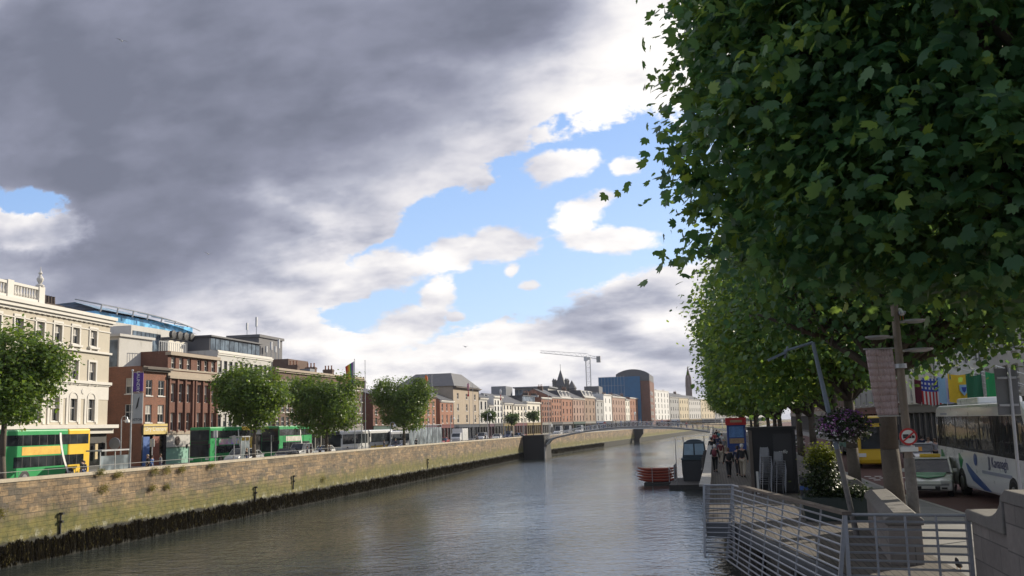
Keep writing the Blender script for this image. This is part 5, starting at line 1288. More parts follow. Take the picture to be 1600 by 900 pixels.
def far_bridge():
    Y = 395; xa, xb = x_at(982, Y), x_at(1005, Y); z = z_for((xa, Y), 669)
    t = thing('bridge_pier', 'dark tapering concrete bridge pier beyond the iron footbridge', 'bridge pier', ((xa + xb) / 2, Y, 0)); w = (xb - xa) / 2
    MB().add([(-w * .45, -2, -1), (w * .45, -2, -1), (w * .45, 2, -1), (-w * .45, 2, -1), (-w * .5, -2, 1.4), (w * .5, -2, 1.4), (w * .5, 2, 1.4), (-w * .5, 2, 1.4), (-w, -2, z - 2.2), (w, -2, z - 2.2), (w, 2, z - 2.2), (-w, 2, z - 2.2), (-w, -2, z), (w, -2, z), (w, 2, z), (-w, 2, z)],
             [(0, 1, 5, 4), (1, 2, 6, 5), (2, 3, 7, 6), (3, 0, 4, 7), (4, 5, 9, 8), (5, 6, 10, 9), (6, 7, 11, 10), (7, 4, 8, 11), (8, 9, 13, 12), (9, 10, 14, 13), (10, 11, 15, 14), (11, 8, 12, 15), (12, 13, 14, 15)]).build('shaft', m_dkstone, t)
    MB().box(-w - .2, w + .2, -2.2, 2.2, z, z + .3).build('cap', m_conc, t)
    t = thing('slim_footbridge', 'slim grey truss footbridge beyond the arched iron one', 'bridge', ((xa + xb) / 2, Y, 0)); x1 = 19 - (xa + xb) / 2; N = 22
    dz = lambda x: z + .35 + 1.5 * math.sin(math.pi * min(1, max(0, x / x1)))
    d = MB(); r = MB(); tr = MB()
    for i in range(N):
        a, b = x1 * i / N, x1 * (i + 1) / N; d.bar((a, 0, dz(a)), (b, 0, dz(b)), 4, .3)
        for y in (-2, 2):
            r.bar((a, y, dz(a) + 1.15), (b, y, dz(b) + 1.15), .08, .08).bar((a, y, dz(a)), (a, y, dz(a) + 1.15), .06, .06)
            for q in (.4, .8): r.bar((a, y, dz(a) + q), (b, y, dz(b) + q), .03, .03)
        tr.tube((a, 0, dz(a) - 1.1), (b, 0, dz(b) - 1.1), .12, n=6).tube((a, 0, dz(a) - 1.1), ((a + b) / 2, -1.6, dz(a) - .1), .06, n=5).tube((b, 0, dz(b) - 1.1), ((a + b) / 2, 1.6, dz(b) - .1), .06, n=5)
    d.build('deck', m_conc, t); r.build('railing', m_steel, t); tr.build('truss', m_steel, t)
far_bridge()

# ------------------------------------------------------------------ right bank: ground, road, walls, boardwalk
RW = 3.2
def bandR(name, xa, xb, dz, m, y0=8, y1=1700):
    mb = MB(); ys = [y0, 20, 45, 120, 235, 300, 389, 643, 860, 1150, 1700]; ys = [y for y in ys if y0 <= y <= y1]
    X_ = lambda x, y: x + interp(RB, y) - RW
    for a, b in zip(ys, ys[1:]): mb.quad((X_(xa, a), a, zr(a) + dz), (X_(xb, a), a, zr(a) + dz), (X_(xb, b), b, zr(b) + dz), (X_(xa, b), b, zr(b) + dz))
    tag(mb.build(name, m), kind='structure')
bandR('ground_right_bank', 3.2, 900, -.17, m_land)
bandR('pavement_by_the_river', 3.25, 7.6, 0, m_pave); bandR('road_right_bank', 7.6, 16.4, -.12, m_redroad); bandR('pavement_by_the_hotel', 16.4, 21, 0, m_pave)
k = MB()
for a, b in ((8, 20), (20, 45), (45, 235)):
    for x in (7.6, 16.4): k.add([(x - .08, a, zr(a) - .14), (x + .08, a, zr(a) - .14), (x + .08, a, zr(a) + .01), (x - .08, a, zr(a) + .01), (x - .08, b, zr(b) - .14), (x + .08, b, zr(b) - .14), (x + .08, b, zr(b) + .01), (x - .08, b, zr(b) + .01)], [(0, 4, 5, 1), (3, 2, 6, 7), (0, 3, 7, 4), (1, 5, 6, 2), (0, 1, 2, 3)])
tag(k.build('kerb', m_granite), kind='structure')
m_line = mat('road_paint', (.62, .61, .58), .7, .3, 3)
k = MB(); a = 24.0
while a < 150: zz = zr(a) - .112; k.quad((11.9, a, zz), (12.05, a, zz), (12.05, a + 2, zr(a + 2) - .112), (11.9, a + 2, zr(a + 2) - .112)); a += 5
for q in range(6):     # the box of white dashes by the yellow bus
    for j in range(3): x = 8.3 + q * .55; y = 55 + j * 1.6; k.quad((x, y, zr(y) - .112), (x + .35, y, zr(y) - .112), (x + .35, y + .5, zr(y + .5) - .112), (x, y + .5, zr(y + .5) - .112))
tag(k.build('road_markings', m_line), kind='structure')
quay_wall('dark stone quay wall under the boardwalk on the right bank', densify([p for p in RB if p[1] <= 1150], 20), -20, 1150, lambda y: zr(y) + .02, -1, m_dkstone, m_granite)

# wooden boardwalk
def mat_deck():
    m = new_mat('boardwalk_planks'); p = geopos(); x, y, z = sep(p)
    b = nd('ShaderNodeTexBrick'); put(b.inputs['Vector'], vec(y, x)); put(b.inputs['Color1'], (.125, .105, .09, 1)); put(b.inputs['Color2'], (.085, .072, .062, 1)); put(b.inputs['Mortar'], (.03, .028, .025, 1))
    b.inputs['Scale'].default_value = 1; b.inputs['Brick Width'].default_value = 2.6; b.inputs['Row Height'].default_value = .14; b.inputs['Mortar Size'].default_value = .012
    n = noise(vscale(p, (8, .8, 1)), 1.5, 5, .6); g = noise(p, .4, 4)
    c = nd('ShaderNodeVectorMath', operation='SCALE'); put(c.inputs[0], X(b.outputs[0])); put(c.inputs['Scale'], .7 + n * .4 + g * .35); finish(princ(col=X(c.outputs[0]), rough=.7, normal=bumpn(X(b.outputs['Fac']) * -1.0 + n * .3, .6, .02))); return m
m_deck = mat_deck(); m_timber = mat('handrail_timber', (.13, .105, .085), .7, .3, 1.5, .4); m_rail = mat('stainless_rail', (.30, .31, .33), .45, .2, 3, metal=.5)
XO = -.35; A0 = (XO, 29.9); A1 = (x_at(1145, 29.7, 6.4), 29.7); B1 = (x_at(1320, 18.9, 6.6), 18.9); C1 = (x_at(1511, 18.55, 6.6), 18.55)
def boardwalk():
    t = thing('boardwalk', 'weathered timber boardwalk running along the right bank beside the river', 'boardwalk', (0, 0, 0)); dz = .06
    d = MB(); ys = [29.9, 45, 60, 90, 120, 160, 200, 234]
    for a, b in zip(ys, ys[1:]): d.quad((XO, a, zr(a) + dz), (4.0, a, zr(a) + dz), (4.0, b, zr(b) + dz), (XO, b, zr(b) + dz))
    P = [A1, B1, C1, (C1[0], 20), (4.4, 29.9)]; d.add([(x, y, zr(y) + dz) for x, y in P], [tuple(range(5))]); d.quad((4.4, 29.9, zr(29.9) + dz - .003), (A1[0], A1[1], zr(29.9) + dz - .003), (A1[0], 30.3, zr(30.3) + dz - .003), (4.4, 30.3, zr(30.3) + dz - .003))
    d.build('planks', m_deck, t)
    f = MB()
    def fascia(p, q): f.add([(p[0], p[1], zr(p[1]) + dz - .01), (q[0], q[1], zr(q[1]) + dz - .01), (q[0], q[1], zr(q[1]) - .34), (p[0], p[1], zr(p[1]) - .34)], [(0, 1, 2, 3)])
    fascia(A0, A1); fascia(A1, B1); fascia(B1, C1)
    for a, b in zip(ys, ys[1:]): fascia((XO, a), (XO, b))
    f.build('edge_beam', mat('grey_steel_beam', (.11, .12, .135), .6, .2, 1), t)
    y = 31.0
    while y < 232:
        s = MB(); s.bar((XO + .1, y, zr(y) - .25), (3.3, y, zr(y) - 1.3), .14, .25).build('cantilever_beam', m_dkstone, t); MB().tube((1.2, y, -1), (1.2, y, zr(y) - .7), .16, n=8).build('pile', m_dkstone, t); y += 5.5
    for x, y in ((1.6, 26), (2.3, 22.5), (3.0, 19.4)): MB().tube((x + .3, y, -1), (x + .3, y, zr(y) - .3), .16, n=8).build('pile', m_dkstone, t)
boardwalk()
def fence(label, p, q, posts, outx, timber=False, zb=-1.0, ztop=1.15, n=15, skip=()):
    """barrier of horizontal rails from p to q; its foot is set out from the deck edge by outx towards the water"""
    t = thing('railing', label, 'railing', (p[0], p[1], zr(p[1])), 0, 'steel rail barriers of the boardwalk'); base = Vector((p[0], p[1], zr(p[1])))
    P = Vector((p[0], p[1], zr(p[1]))) - base; Q = Vector((q[0], q[1], zr(q[1]))) - base; d = (Q - P).normalized(); nrm = Vector((-abs(d.y), d.x if d.y < 0 else -d.x, 0)) if abs(d.y) > .3 else Vector((-.3, -1, 0)).normalized()
    nrm.z = 0; nrm.normalize()
    def at(f, h): b = P.lerp(Q, f); k = (ztop - h) / (ztop - zb); return b + Vector((0, 0, h)) + nrm * outx * k
    for i in range(posts):
        f = i / (posts - 1); heavy = i in (0, posts - 1)
        MB().bar(at(f, zb), at(f, ztop), .07 if heavy else .035, .12 if heavy else .05).build('post', m_rail, t)
    for j in range(n):
        h = zb + (ztop - .12 - zb) * j / (n - 1); MB().tube(at(0, h), at(1, h), .023, n=6).build('rail', m_rail, t)
    if timber: MB().bar(at(.12, ztop + .03), at(1.01, ztop + .03), .17, .06).build('handrail', m_timber, t); MB().tube(at(0, ztop), at(.12, ztop), .03, n=8).build('handrail', m_rail, t)
    else: MB().tube(at(0, ztop), at(1, ztop), .03, n=8).build('handrail', m_rail, t)
    return t
fence('short steel barrier of thin rails closing the far jog of the boardwalk', A0, A1, 2, .28, zb=-.9)
fence('long slanting steel barrier with a dark timber handrail on the river side', A1, B1, 8, .30, True)
fence('straight steel barrier across the near end, between the timber handrail and the stone wall', B1, C1, 5, .05, zb=-.62, n=13)
def long_rail():
    t = thing('railing', 'pale capped railing along the river edge of the boardwalk, running away to the bridge', 'railing', (0, 0, 0)); y0 = 30.2; q = MB(); ys = [30.2, 45, 90, 140, 190, 234]; r = MB(); c = MB()
    y = y0
    while y < 234: q.bar((XO + .05, y, zr(y)), (XO + .05, y, zr(y) + 1.1), .06, .1); y += 2.2
    for a, b in zip(ys, ys[1:]):
        for h in (.2, .4, .6, .8, .98): r.tube((XO + .05, a, zr(a) + h), (XO + .05, b, zr(b) + h), .016, n=5)
        c.bar((XO + .02, a, zr(a) + 1.13), (XO + .02, b, zr(b) + 1.13), .34, .06)
    q.build('posts', m_rail, t); r.build('rails', m_rail, t); c.build('cap', m_granite, t)
long_rail()
# stone parapets of the right quay
m_par = masonry('parapet_ashlar', (.20, .18, .165), (.15, .135, .125), (.09, .085, .08), 1.1, .42, var=.5, mort=.012, stain=(.07, .065, .055), stain_amt=.7)
def parapet(label, p, q, w, h0, h1, cat='wall', name='stone_parapet'):
    p, q = Vector((*p, 0)), Vector((*q, 0)); d = q - p; L = d.length
    t = thing(name, label, cat, (p.x, p.y, 0), math.atan2(d.y, d.x)); a, b = zr(p.y), zr(q.y)
    MB().add([(0, 0, a - .3), (L, 0, b - .3), (L, w, b - .3), (0, w, a - .3), (0, 0, a + h0 - .25), (L, 0, b + h1 - .25), (L, w, b + h1 - .25), (0, w, a + h0 - .25)], [(0, 3, 2, 1), (4, 5, 6, 7), (0, 1, 5, 4), (1, 2, 6, 5), (2, 3, 7, 6), (3, 0, 4, 7)]).build('masonry', m_par, t, bevel=.02)
    pr = [(-.05, -.248), (-.05, -.14), (.12, 0), (w - .12, 0), (w + .05, -.14), (w + .05, -.248)]; n = len(pr)
    MB().add([(-.04, y, a + h0 + z) for y, z in pr] + [(L + .04, y, b + h1 + z) for y, z in pr], [tuple(range(n)), tuple(range(2 * n - 1, n - 1, -1))] + [(i, n + i, n + (i + 1) % n, (i + 1) % n) for i in range(n)]).build('coping', mat('weathered_coping', (.155, .145, .135), .85, .35, 1.0, .5, dirt=(.1, .1, .07)), t, bevel=.03)
    return t
parapet('weathered stone parapet block beside the tall banner post', (x_at(1350, 27.6, 6.4) + .05, 27.6), (x_at(1386, 20.4, 6.4), 20.4), .62, 1.12, 1.05)
parapet('low stone parapet between the black kiosk and the litter bin', (4.55, 47), (4.15, 33.5), .5, 1.1, 1.1)
parapet('long stone parapet beyond the black kiosk under the trees', (4.6, 234), (4.55, 49), .5, 1.1, 1.1)
def corner_wall():
    t = thing('stone_parapet', 'big grey stone bridge parapet stepping up at the right edge of the photo', 'wall', (C1[0] + .05, 18.5, 0), -math.pi / 2)
    # local x runs towards the viewer, y outwards to the road
    z0 = zr(18) - 2.0; a = 6.72; b = 7.22
    MB().box(0, 2.25, 0, .55, z0, a - .2).box(2.251, 9, -.05, .7, z0, b - .2).build('masonry', m_par, t, bevel=.02)
    P = [(-.05, a - .198), (-.05, a - .03), (.05, a)] + [(1.2, a - .005)] + [(1.2 + 1.0 * math.sin(i / 6 * 1.45), a + .42 * (1 - math.cos(i / 6 * 1.5))) for i in range(1, 7)] + [(2.32, b - .06), (2.45, b), (9, b), (9, b - .198), (2.252, b - .198), (2.2, a - .198)]
    MB().prism(P, -.08, .68).build('coping', mat('weathered_coping', (.155, .145, .135), .85, .35, 1.0, .5, dirt=(.1, .1, .07)), t, bevel=.02)
corner_wall()

# ------------------------------------------------------------------ boardwalk furniture
def kiosk():
    Y = 44.0; x0, x1 = x_at(1176, Y), x_at(1243, Y); W = x1 - x0; b = zr(Y) + .07; H = 2.85
    t = thing('coffee_kiosk', 'tall black coffee kiosk with closed shutters on the boardwalk', 'kiosk', (x0, Y, b))
    MB().box(0, W, 0, 3.2, 0, H - .12).build('body', mat('kiosk_black', (.018, .018, .02), .5, .25, 1), t)
    MB().box(-.12, W + .12, -.12, 3.3, H - .12, H).build('roof', m_plastic, t)
    MB().box(-.08, .06, -.08, .06, 0, H - .13).build('corner_post', m_timber, t); MB().box(W - .06, W + .08, -.08, .06, 0, H - .13).build('corner_post', m_plastic, t)
    MB().box(W * .52, W * .96, -.025, -.004, .1, H - .3).build('shutter', mat('kiosk_panel', (.03, .03, .034), .35, .2, 2), t)
    text_obj('lettering', 'caffe', .22, m_plate, t, (W * .73, -.032, H * .62), (math.pi / 2, 0, 0), shear=.3)
    MB().box(W * .08, W * .13, -.3, -.02, 0, .95).build('menu_board', m_plate, t)
kiosk()
def chair_stack():
    """metal chairs stacked on one another, seen from the side"""
    Y = 43.2; xc = x_at(1201, Y); b = zr(Y) + .07
    for side, (dx, n) in enumerate(((-.16, 13), (.42, 11))):
        proto = None
        for k in range(n):
            c = thing('stacked_chair', ('metal cafe chair in the left stack before the black kiosk', 'metal cafe chair in the right stack before the black kiosk')[side], 'chair', (xc + dx + k * .008, Y, b + k * .095), R(12), ('left stack of metal chairs', 'right stack of metal chairs')[side])
            for sx in (-1, 1):
                for sy in (-1, 1): MB().tube((sx * .2, sy * .2, 0), (sx * .17, sy * .16, .44), .012, n=6).build('leg', m_rail, c)
                MB().path([(sx * .17, .16, .44), (sx * .19, .2, .7), (sx * .15, .24, .86)], .012, 6).build('back_post', m_rail, c)
            MB().box(-.2, .2, -.19, .19, .44, .455).build('seat', m_rail, c); MB().box(-.16, .16, .2, .215, .68, .84).build('backrest', m_rail, c)
chair_stack()
def red_kiosk():
    Y = 100; x0, x1 = x_at(1137, Y), x_at(1166, Y); W = x1 - x0; b = zr(Y) + .07; H = z_for((x0, Y), 653) - b
    t = thing('ticket_kiosk', 'blue poster kiosk with a red roof band standing on the boardwalk', 'kiosk', (x0, Y, b))
    MB().box(0, W, 0, 2.2, 0, H * .78).build('body', mat('kiosk_blue', (.03, .07, .26), .5, .25, 1), t)
    MB().box(-.1, W + .1, -.1, 2.3, H * .782, H).build('red_fascia', mat('kiosk_red', (.50, .03, .03), .5, .15, 1), t)
    MB().box(.2, W - .2, -.03, -.002, H * .42, H * .74).build('poster', mat('poster_pale_blue', (.12, .25, .5), .5, .6, 2), t); MB().box(.2, W - .2, -.03, -.002, H * .24, H * .39).build('poster', mat('poster_tan', (.42, .28, .16), .5, .5, 3), t)
    MB().box(.35, W - .3, -.125, -.102, H * .86, H * .93).build('sign_stripe', mat('poster_tan', (.4, .3, .2)), t)
red_kiosk()
# walkers on the boardwalk: (column, distance, label, pose, top, legs, hair, bag, height, heading)
for px, Y, lab, kd, top, low, hr, bag, hh in (
    (1117, 62, 'person in black with a burgundy backpack walking away along the railing', 'walk', 'black', 'black', 3, 'burgundy', 1.70),
    (1138.5, 56, 'person all in black with a small dark backpack walking away down the middle', 'walk2', 'black', 'black', 1, 'black', 1.66),
    (1160, 56, 'tall person in dark jacket and pale grey trousers walking away on the right', 'walk', 'black', 'beige', 3, None, 1.86),
    (1153, 57.5, 'person in dark clothes partly hidden by the one in pale trousers', 'walk2', 'navy', 'black', 0, None, 1.72),
    (1126, 74, 'person in a red top carrying a bag between the walkers', 'stand', 'burgundy', 'beige', 0, None, 1.65),
    (1112, 84, 'person in dark top by the railing behind the burgundy backpack', 'walk', 'black', 'denim', 0, None, 1.75),
    (1131, 86, 'person with white hair and grey top beside the blue kiosk', 'stand', 'grey', 'beige', 3, None, 1.72),
    (1122, 98, 'person in navy in the distant group by the blue kiosk', 'walk2', 'navy', 'denim', 0, None, 1.7),
    (1128, 110, 'person in white top in the distant group by the blue kiosk', 'stand', 'white', 'black', 1, None, 1.7),
    (1117, 118, 'person in red coat in the distant group', 'walk', 'red', 'black', 0, None, 1.7),
    (1124, 130, 'person in teal in the distant group', 'walk', 'teal', 'black', 2, None, 1.75),
    (1120, 145, 'farthest person in black on the boardwalk', 'walk2', 'black', 'grey', 0, None, 1.75)):
    person(lab, (x_at(px, Y), Y, zr(Y) + .065), rnd.uniform(-.2, .2), kd, top, low, hr, bag, hh, 'people on the boardwalk', Y > 80)
for i, (px, Y, top, lab) in enumerate(((1430, 72, 'black', 'person in a black coat standing outside the hotel, left of a pair'), (1452, 70, 'white', 'person in a white shirt outside the hotel, right of a pair'), (1398, 80, 'yellow' if False else 'olive', 'person in olive on the pavement behind the banner'), (1441, 76, 'navy', 'person in navy between the pair outside the hotel'), (1462, 66, 'grey', 'person in grey passing behind the taxi'))):
    person(lab, (x_at(px, Y), Y, zr(Y) + .0), (.3, 2.8, 1.2, -.5, 0)[i], ('walk', 'stand', 'walk2')[i % 3], top, 'black', i % 3, None, 1.74, 'people on the hotel pavement')

# litter bin, planter, basket, lamp, post
def bin_():
    Y = 31.2; x = x_at(1270, Y); t = thing('litter_bin', 'black litter bin with a blue band and a sloping hood behind the barrier', 'litter bin', (x, Y, zr(Y) + .06), R(-8))
    MB().box(-.34, .34, -.3, .3, 0, 1.02).build('body', m_black, t, bevel=.04); MB().box(-.35, .35, -.335, -.302, .86, .98).build('blue_band', mat('bin_blue', (.04, .1, .3), .5, .1, 2), t)
    MB().prism([(-.33, 1.022), (.33, 1.022), (.3, 1.2), (-.2, 1.3), (-.33, 1.25)], -.36, .36, 'x').build('hood', m_plastic, t, bevel=.03)
bin_()
m_bush = leaf_mat('bush_leaves', (.07, .10, .012), (.20, .23, .025), .35, (.35, .38, .03)); m_bushd = leaf_mat('bush_leaves_dark', (.015, .03, .01), (.04, .065, .02), .25, (.1, .13, .03))
def planter():
    Y = 30.5; x = x_at(1302, Y); b = zr(Y) + .06; t = thing('planter', 'long dark green planter box full of low plants behind the barrier', 'planter', (x, Y, b))
    MB().prism([(-.85, 0), (.95, 0), (1.05, .68), (-.95, .68)], -.45, .45).build('box', mat('planter_green', (.03, .045, .04), .5, .2, 2), t, bevel=.02)
    MB().box(-.9, 1.0, -.42, .42, .6, .66).build('soil', mat('soil', (.04, .03, .02), .95), t)
    link('low_plants', crown_mesh('low_plants', [((.45, -.1, .8), (.6, .35, .22))], 120, 14, .07, LEAF4, m_bushd, 61, spread=.1), t)
    o = link('bush', crown_mesh('bush', [((-.3, 0, 1.35), (.42, .4, .6)), ((-.25, 0, 1.0), (.45, .42, .5))], 230, 20, .07, LEAF4, m_bushd, 62, spread=.12), None, (x, Y, b + .02)); o['label'] = 'dark upright bush growing in the long planter'; o['category'] = 'bush'
    o = link('bush', crown_mesh('bush', [((-.32, 0, 1.85), (.38, .36, .28))], 100, 20, .07, LEAF4, m_bush, 63, spread=.1), None, (x, Y, b + .04)); o['label'] = 'bright yellow green bush top above the long planter'; o['category'] = 'bush'
planter()
def slanted_lamp():
    Y = 25.6; A = at_y(1334, 762, Y); A.z = zr(Y); B = at_y(1270, 535, Y); C = at_y(1225, 549, Y); D = at_y(1200, 563, Y)
    t = thing('street_lamp', 'slanted grey lamp post with a flat arm reaching left above the hanging basket', 'street lamp', A); q = lambda p: Vector(p) - A
    MB().tube((0, 0, 0), q(A.lerp(B, .45)), .075, .065, 10).build('lower_post', mat('worn_grey_post', (.16, .15, .14), .7, .4, 3), t); MB().tube(q(A.lerp(B, .45)), q(B), .07, .05, 10).build('upper_post', mat('blue_grey_metal', (.16, .2, .24), .5, .15, 2), t)
    MB().path([q(B), q(C)], .035, 8).build('arm', MATS['blue_grey_metal'], t)
    MB().bar(q(C) + Vector((.05, 0, -.02)), q(D), .22, .06).build('lamp_head', MATS['blue_grey_metal'], t)
    MB().tube(q(C) + Vector((.1, 0, .12)), q(C) + Vector((.0, 0, -.18)), .03, n=6).build('hinge', MATS['blue_grey_metal'], t)
    # basket of flowers hung on the post
    c = at_y(1318, 664, Y - .1); fl = []
    k = thing('flower_basket', 'round hanging basket of purple and white flowers on the slanted lamp post', 'flower basket', c)
    MB().lathe([(.1, -.42), (.34, -.3), (.42, -.1), (.43, .0)], n=14).build('basket', m_black, k)
    link('leaves', crown_mesh('leaves', [((0, 0, 0), (.62, .5, .38))], 260, 14, .06, LEAF4, m_bushd, 71, spread=.07), k)
    cols = {'purple': (.20, .06, .25), 'pink': (.40, .16, .36), 'white': (.62, .60, .60)}
    for i, (cn, cc) in enumerate(cols.items()):
        m = mat('petals_' + cn, cc, .6, .3, 8); o = (0, -.05, (.06, .0, -.16)[i]); link('%s_flowers' % cn, crown_mesh('flowers', [(o, (.54, .46, (.34, .3, .28)[i]))], (70, 60, 75)[i], 7, .045, LEAF7, m, 80 + i, spread=.05, inner=.9), k)['kind'] = 'stuff'
slanted_lamp()
def banner_post():
    Y = 23.8; A = at_y(1432, 836, Y); A.z = zr(Y); B = at_y(1397, 476, Y); t = thing('banner_post', 'tall brown post with flat lamp dishes, a faded cloth banner beside it', 'post', A); H = B.z - A.z; dx = B.x - A.x
    m = mat('rusty_post_paint', (.20, .16, .12), .6, .4, 2, .3, dirt=(.32, .28, .2)); P = lambda z: Vector((dx * z / H, 0, z))
    MB().tube(P(0), P(H * .36), .135, .12, 14).build('base_post', mat('stickered_post', (.15, .135, .115), .6, .6, 4, .3), t); MB().tube(P(H * .36), P(H), .095, .085, 14).build('upper_post', m, t)
    for z, s, w in ((z_for(B, 504) - A.z, 1, .52), (z_for(B, 527) - A.z, -1, .55), (z_for(B, 549) - A.z, 1, .6)):
        c = P(z); MB().tube(c, c + Vector((s * .3, 0, .02)), .03, n=6).build('lamp_arm', m_steel, t); q = MB(); q.M = Matrix.Translation(c + Vector((s * (.16 + w / 2), 0, .03))) @ Matrix.Diagonal((1, .8, 1, 1)); q.lathe([(w * .3, -.06), (w * .5, -.02), (w * .52, .015), (w * .3, .03)], n=16); q.build('lamp_dish', m_steel, t)
    for z in (z_for(B, 572) - A.z, z_for(A, 700) - A.z): MB().tube(P(z - .05), P(z + .05), .15, n=14).build('clamp_band', m_steel, t)
    # the banner itself
    z1, z0 = z_for(B, 545) - A.z, z_for(B, 648) - A.z; xl1 = at_y(1352, 545, Y).x - A.x; xr1 = P(z1).x - .13; xl0 = at_y(1371, 648, Y).x - A.x; xr0 = P(z0).x - .12; v = MB(); n = 10
    def Q(i, j): a, b = i / n, j / n; l = xl1 + (xl0 - xl1) * b; r = xr1 + (xr0 - xr1) * b; return (l + (r - l) * a - .03 * math.sin(b * 3.1) * (1 - a), -.03 * math.sin(a * 7 + b * 2) - .04 * math.sin(b * 5), z1 + (z0 - z1) * b)
    for i in range(n):
        for j in range(n): v.quad(Q(i, j), Q(i + 1, j), Q(i + 1, j + 1), Q(i, j + 1))
    o = v.build('cloth_banner', mat('faded_pink_cloth', (.50, .38, .37), .85, .18, 1.2, 0, fine=5, dirt=(.36, .27, .25)), None, A, smooth=True); so = o.modifiers.new('thickness', 'SOLIDIFY'); so.thickness = .008
    tag(o, 'faded blank pinkish banner tapering downwards on the left of the tall post', 'banner')
    MB().tube((xl1 - .05, 0, z1 + .02), P(z1 + .02), .02, n=6).build('banner_arm', m_steel, t); MB().tube((xl0, 0, z0 - .02), P(z0 - .02), .018, n=6).build('banner_arm', m_steel, t)
    # round prohibition sign and its plate
    s = at_y(1417, 682, Y) - A; k = thing('road_sign', 'round white road sign with a red ring and bar on the tall post', 'road sign', A + s + Vector((0, -.17, 0)))
    def disc(r, y, mm, nm, r0=0): q = MB(); q.M = Matrix.Translation((0, y, 0)) @ Matrix.Rotation(math.pi / 2, 4, 'X'); q.lathe([(r, -.006), (r, .006)], n=28); return q.build(nm, mm, k)
    disc(.195, 0, mat('sign_red', (.5, .03, .03), .5, .1, 2), 'red_ring'); disc(.15, -.016, m_plate, 'white_disc')
    q = MB(); q.M = Matrix.Translation((0, -.03, 0)); q.box(-.12, .06, -.004, .0, -.035, .01).box(-.12, .0, -.004, 0, .012, .055).prism([(.07, -.035), (.13, -.035), (.13, .02), (.09, .03), (.07, .03)], -.004, 0).build('lorry_symbol', m_black, k)
    q = MB(); q.M = Matrix.Translation((0, -.04, 0)) @ Matrix.Rotation(R(-40), 4, 'Y'); q.box(-.165, .165, -.003, .003, -.018, .018); q.build('red_bar', MATS['sign_red'], k)
    MB().box(-.19, .19, -.01, .01, -.34, -.24).build('sub_plate', m_plate, k); MB().box(.2, .28, -.03, .03, -.33, -.24).build('amber_beacon', m_amber, t, (s.x, -.1, s.z))
    # gull perched on the right dish
    g = at_y(1409, 498, Y); gull('white gull perched on the right lamp dish of the tall post', (g.x, g.y, A.z + z_for(B, 504) - A.z + .05), False)
def gull(label, loc, flying, rz=0.0, s=1.0):
    t = thing('gull', label, 'bird', loc, rz); mw_ = mat('gull_white', (.66, .66, .64), .7, .1, 6); mg = mat('gull_grey', (.3, .31, .33), .7, .1, 6)
    bm_ = skin_mesh('body', [[(0, .0, .16, .07), (0, -.09, .15, .06), (0, -.2, .13, .03)], [(0, .0, .16, .07), (0, .08, .2, .06), (0, .11, .27, .042), (0, .15, .285, .03), (0, .2, .275, .010)]], mw_, 2); link('body', bm_, t)
    if flying:
        for sx in (-1, 1): MB().add([(sx * .04, .06, .2), (sx * .3, .1, .3), (sx * .62, .0, .22), (sx * .3, -.03, .28), (sx * .04, -.07, .19), (sx * .3, .035, .27)], [(0, 1, 3, 4), (1, 2, 3), (0, 4, 3, 5), (0, 5, 1), (1, 5, 2), (5, 3, 2)]).build('wing', mg, t)
    else:
        for sx in (-1, 1): MB().ball((sx * .055, -.08, .165), .02, .15, .05, 8, 6).build('wing', mg, t, smooth=True); MB().tube((sx * .03, 0, 0), (sx * .03, 0, .11), .007, n=5).build('leg', m_amber, t)
        MB().tube((0, .19, .277), (0, .24, .268), .009, .004, 6).build('beak', m_amber, t)
    t.scale = (s,) * 3; return t
banner_post()
for px, py, Y, lab in ((325, 399, 120, 'gull flying below the dark cloud at left'), (727, 544, 150, 'gull flying above the stone hall'), (190, 67, 90, 'gull flying high in the dark cloud at upper left')):
    p = at_y(px, py, Y); gull(lab, p, True, R(60), 1.3)
g = at_z(1496, 867, zr(17) + .02)
def pigeon():
    p = (at_y(1496, 866, 19.8).x, 19.8, zr(19.8)); t = thing('pigeon', 'dark pigeon standing on the path behind the near barrier', 'bird', p, R(150)); m = mat('pigeon_dark', (.03, .03, .035), .6, .2, 9)
    link('body', skin_mesh('body', [[(0, 0, .13, .06), (0, -.1, .10, .045), (0, -.2, .07, .018)], [(0, 0, .13, .06), (0, .06, .19, .045), (0, .08, .26, .03), (0, .115, .26, .016)]], m, 2), t)
    for sx in (-1, 1): MB().tube((sx * .03, 0, 0), (sx * .03, 0, .09), .006, n=5).build('leg', m_amber, t)
pigeon()
def sign_back():
    Y = 27.0; A = at_y(1594, 772, Y); A.z = zr(Y) ; B = at_y(1576, 575, Y); t = thing('road_sign', 'grey blank back of a rectangular road sign on a thin leaning post', 'road sign', A); q = B - A
    MB().tube((0, 0, 0), q, .045, .04, 10).build('post', m_steel, t); w = .54; h = 1.2
    MB().box(q.x - w * .62, q.x + w * .38, .05, .10, q.z - h, q.z).build('panel', mat('sign_back_grey', (.20, .21, .22), .6, .15, 2), t, bevel=.01)
    for dz in (.25, .95): MB().box(q.x - w * .55, q.x + w * .3, .0, .05, q.z - dz - .03, q.z - dz + .03).build('bracket', m_steel, t)
sign_back()

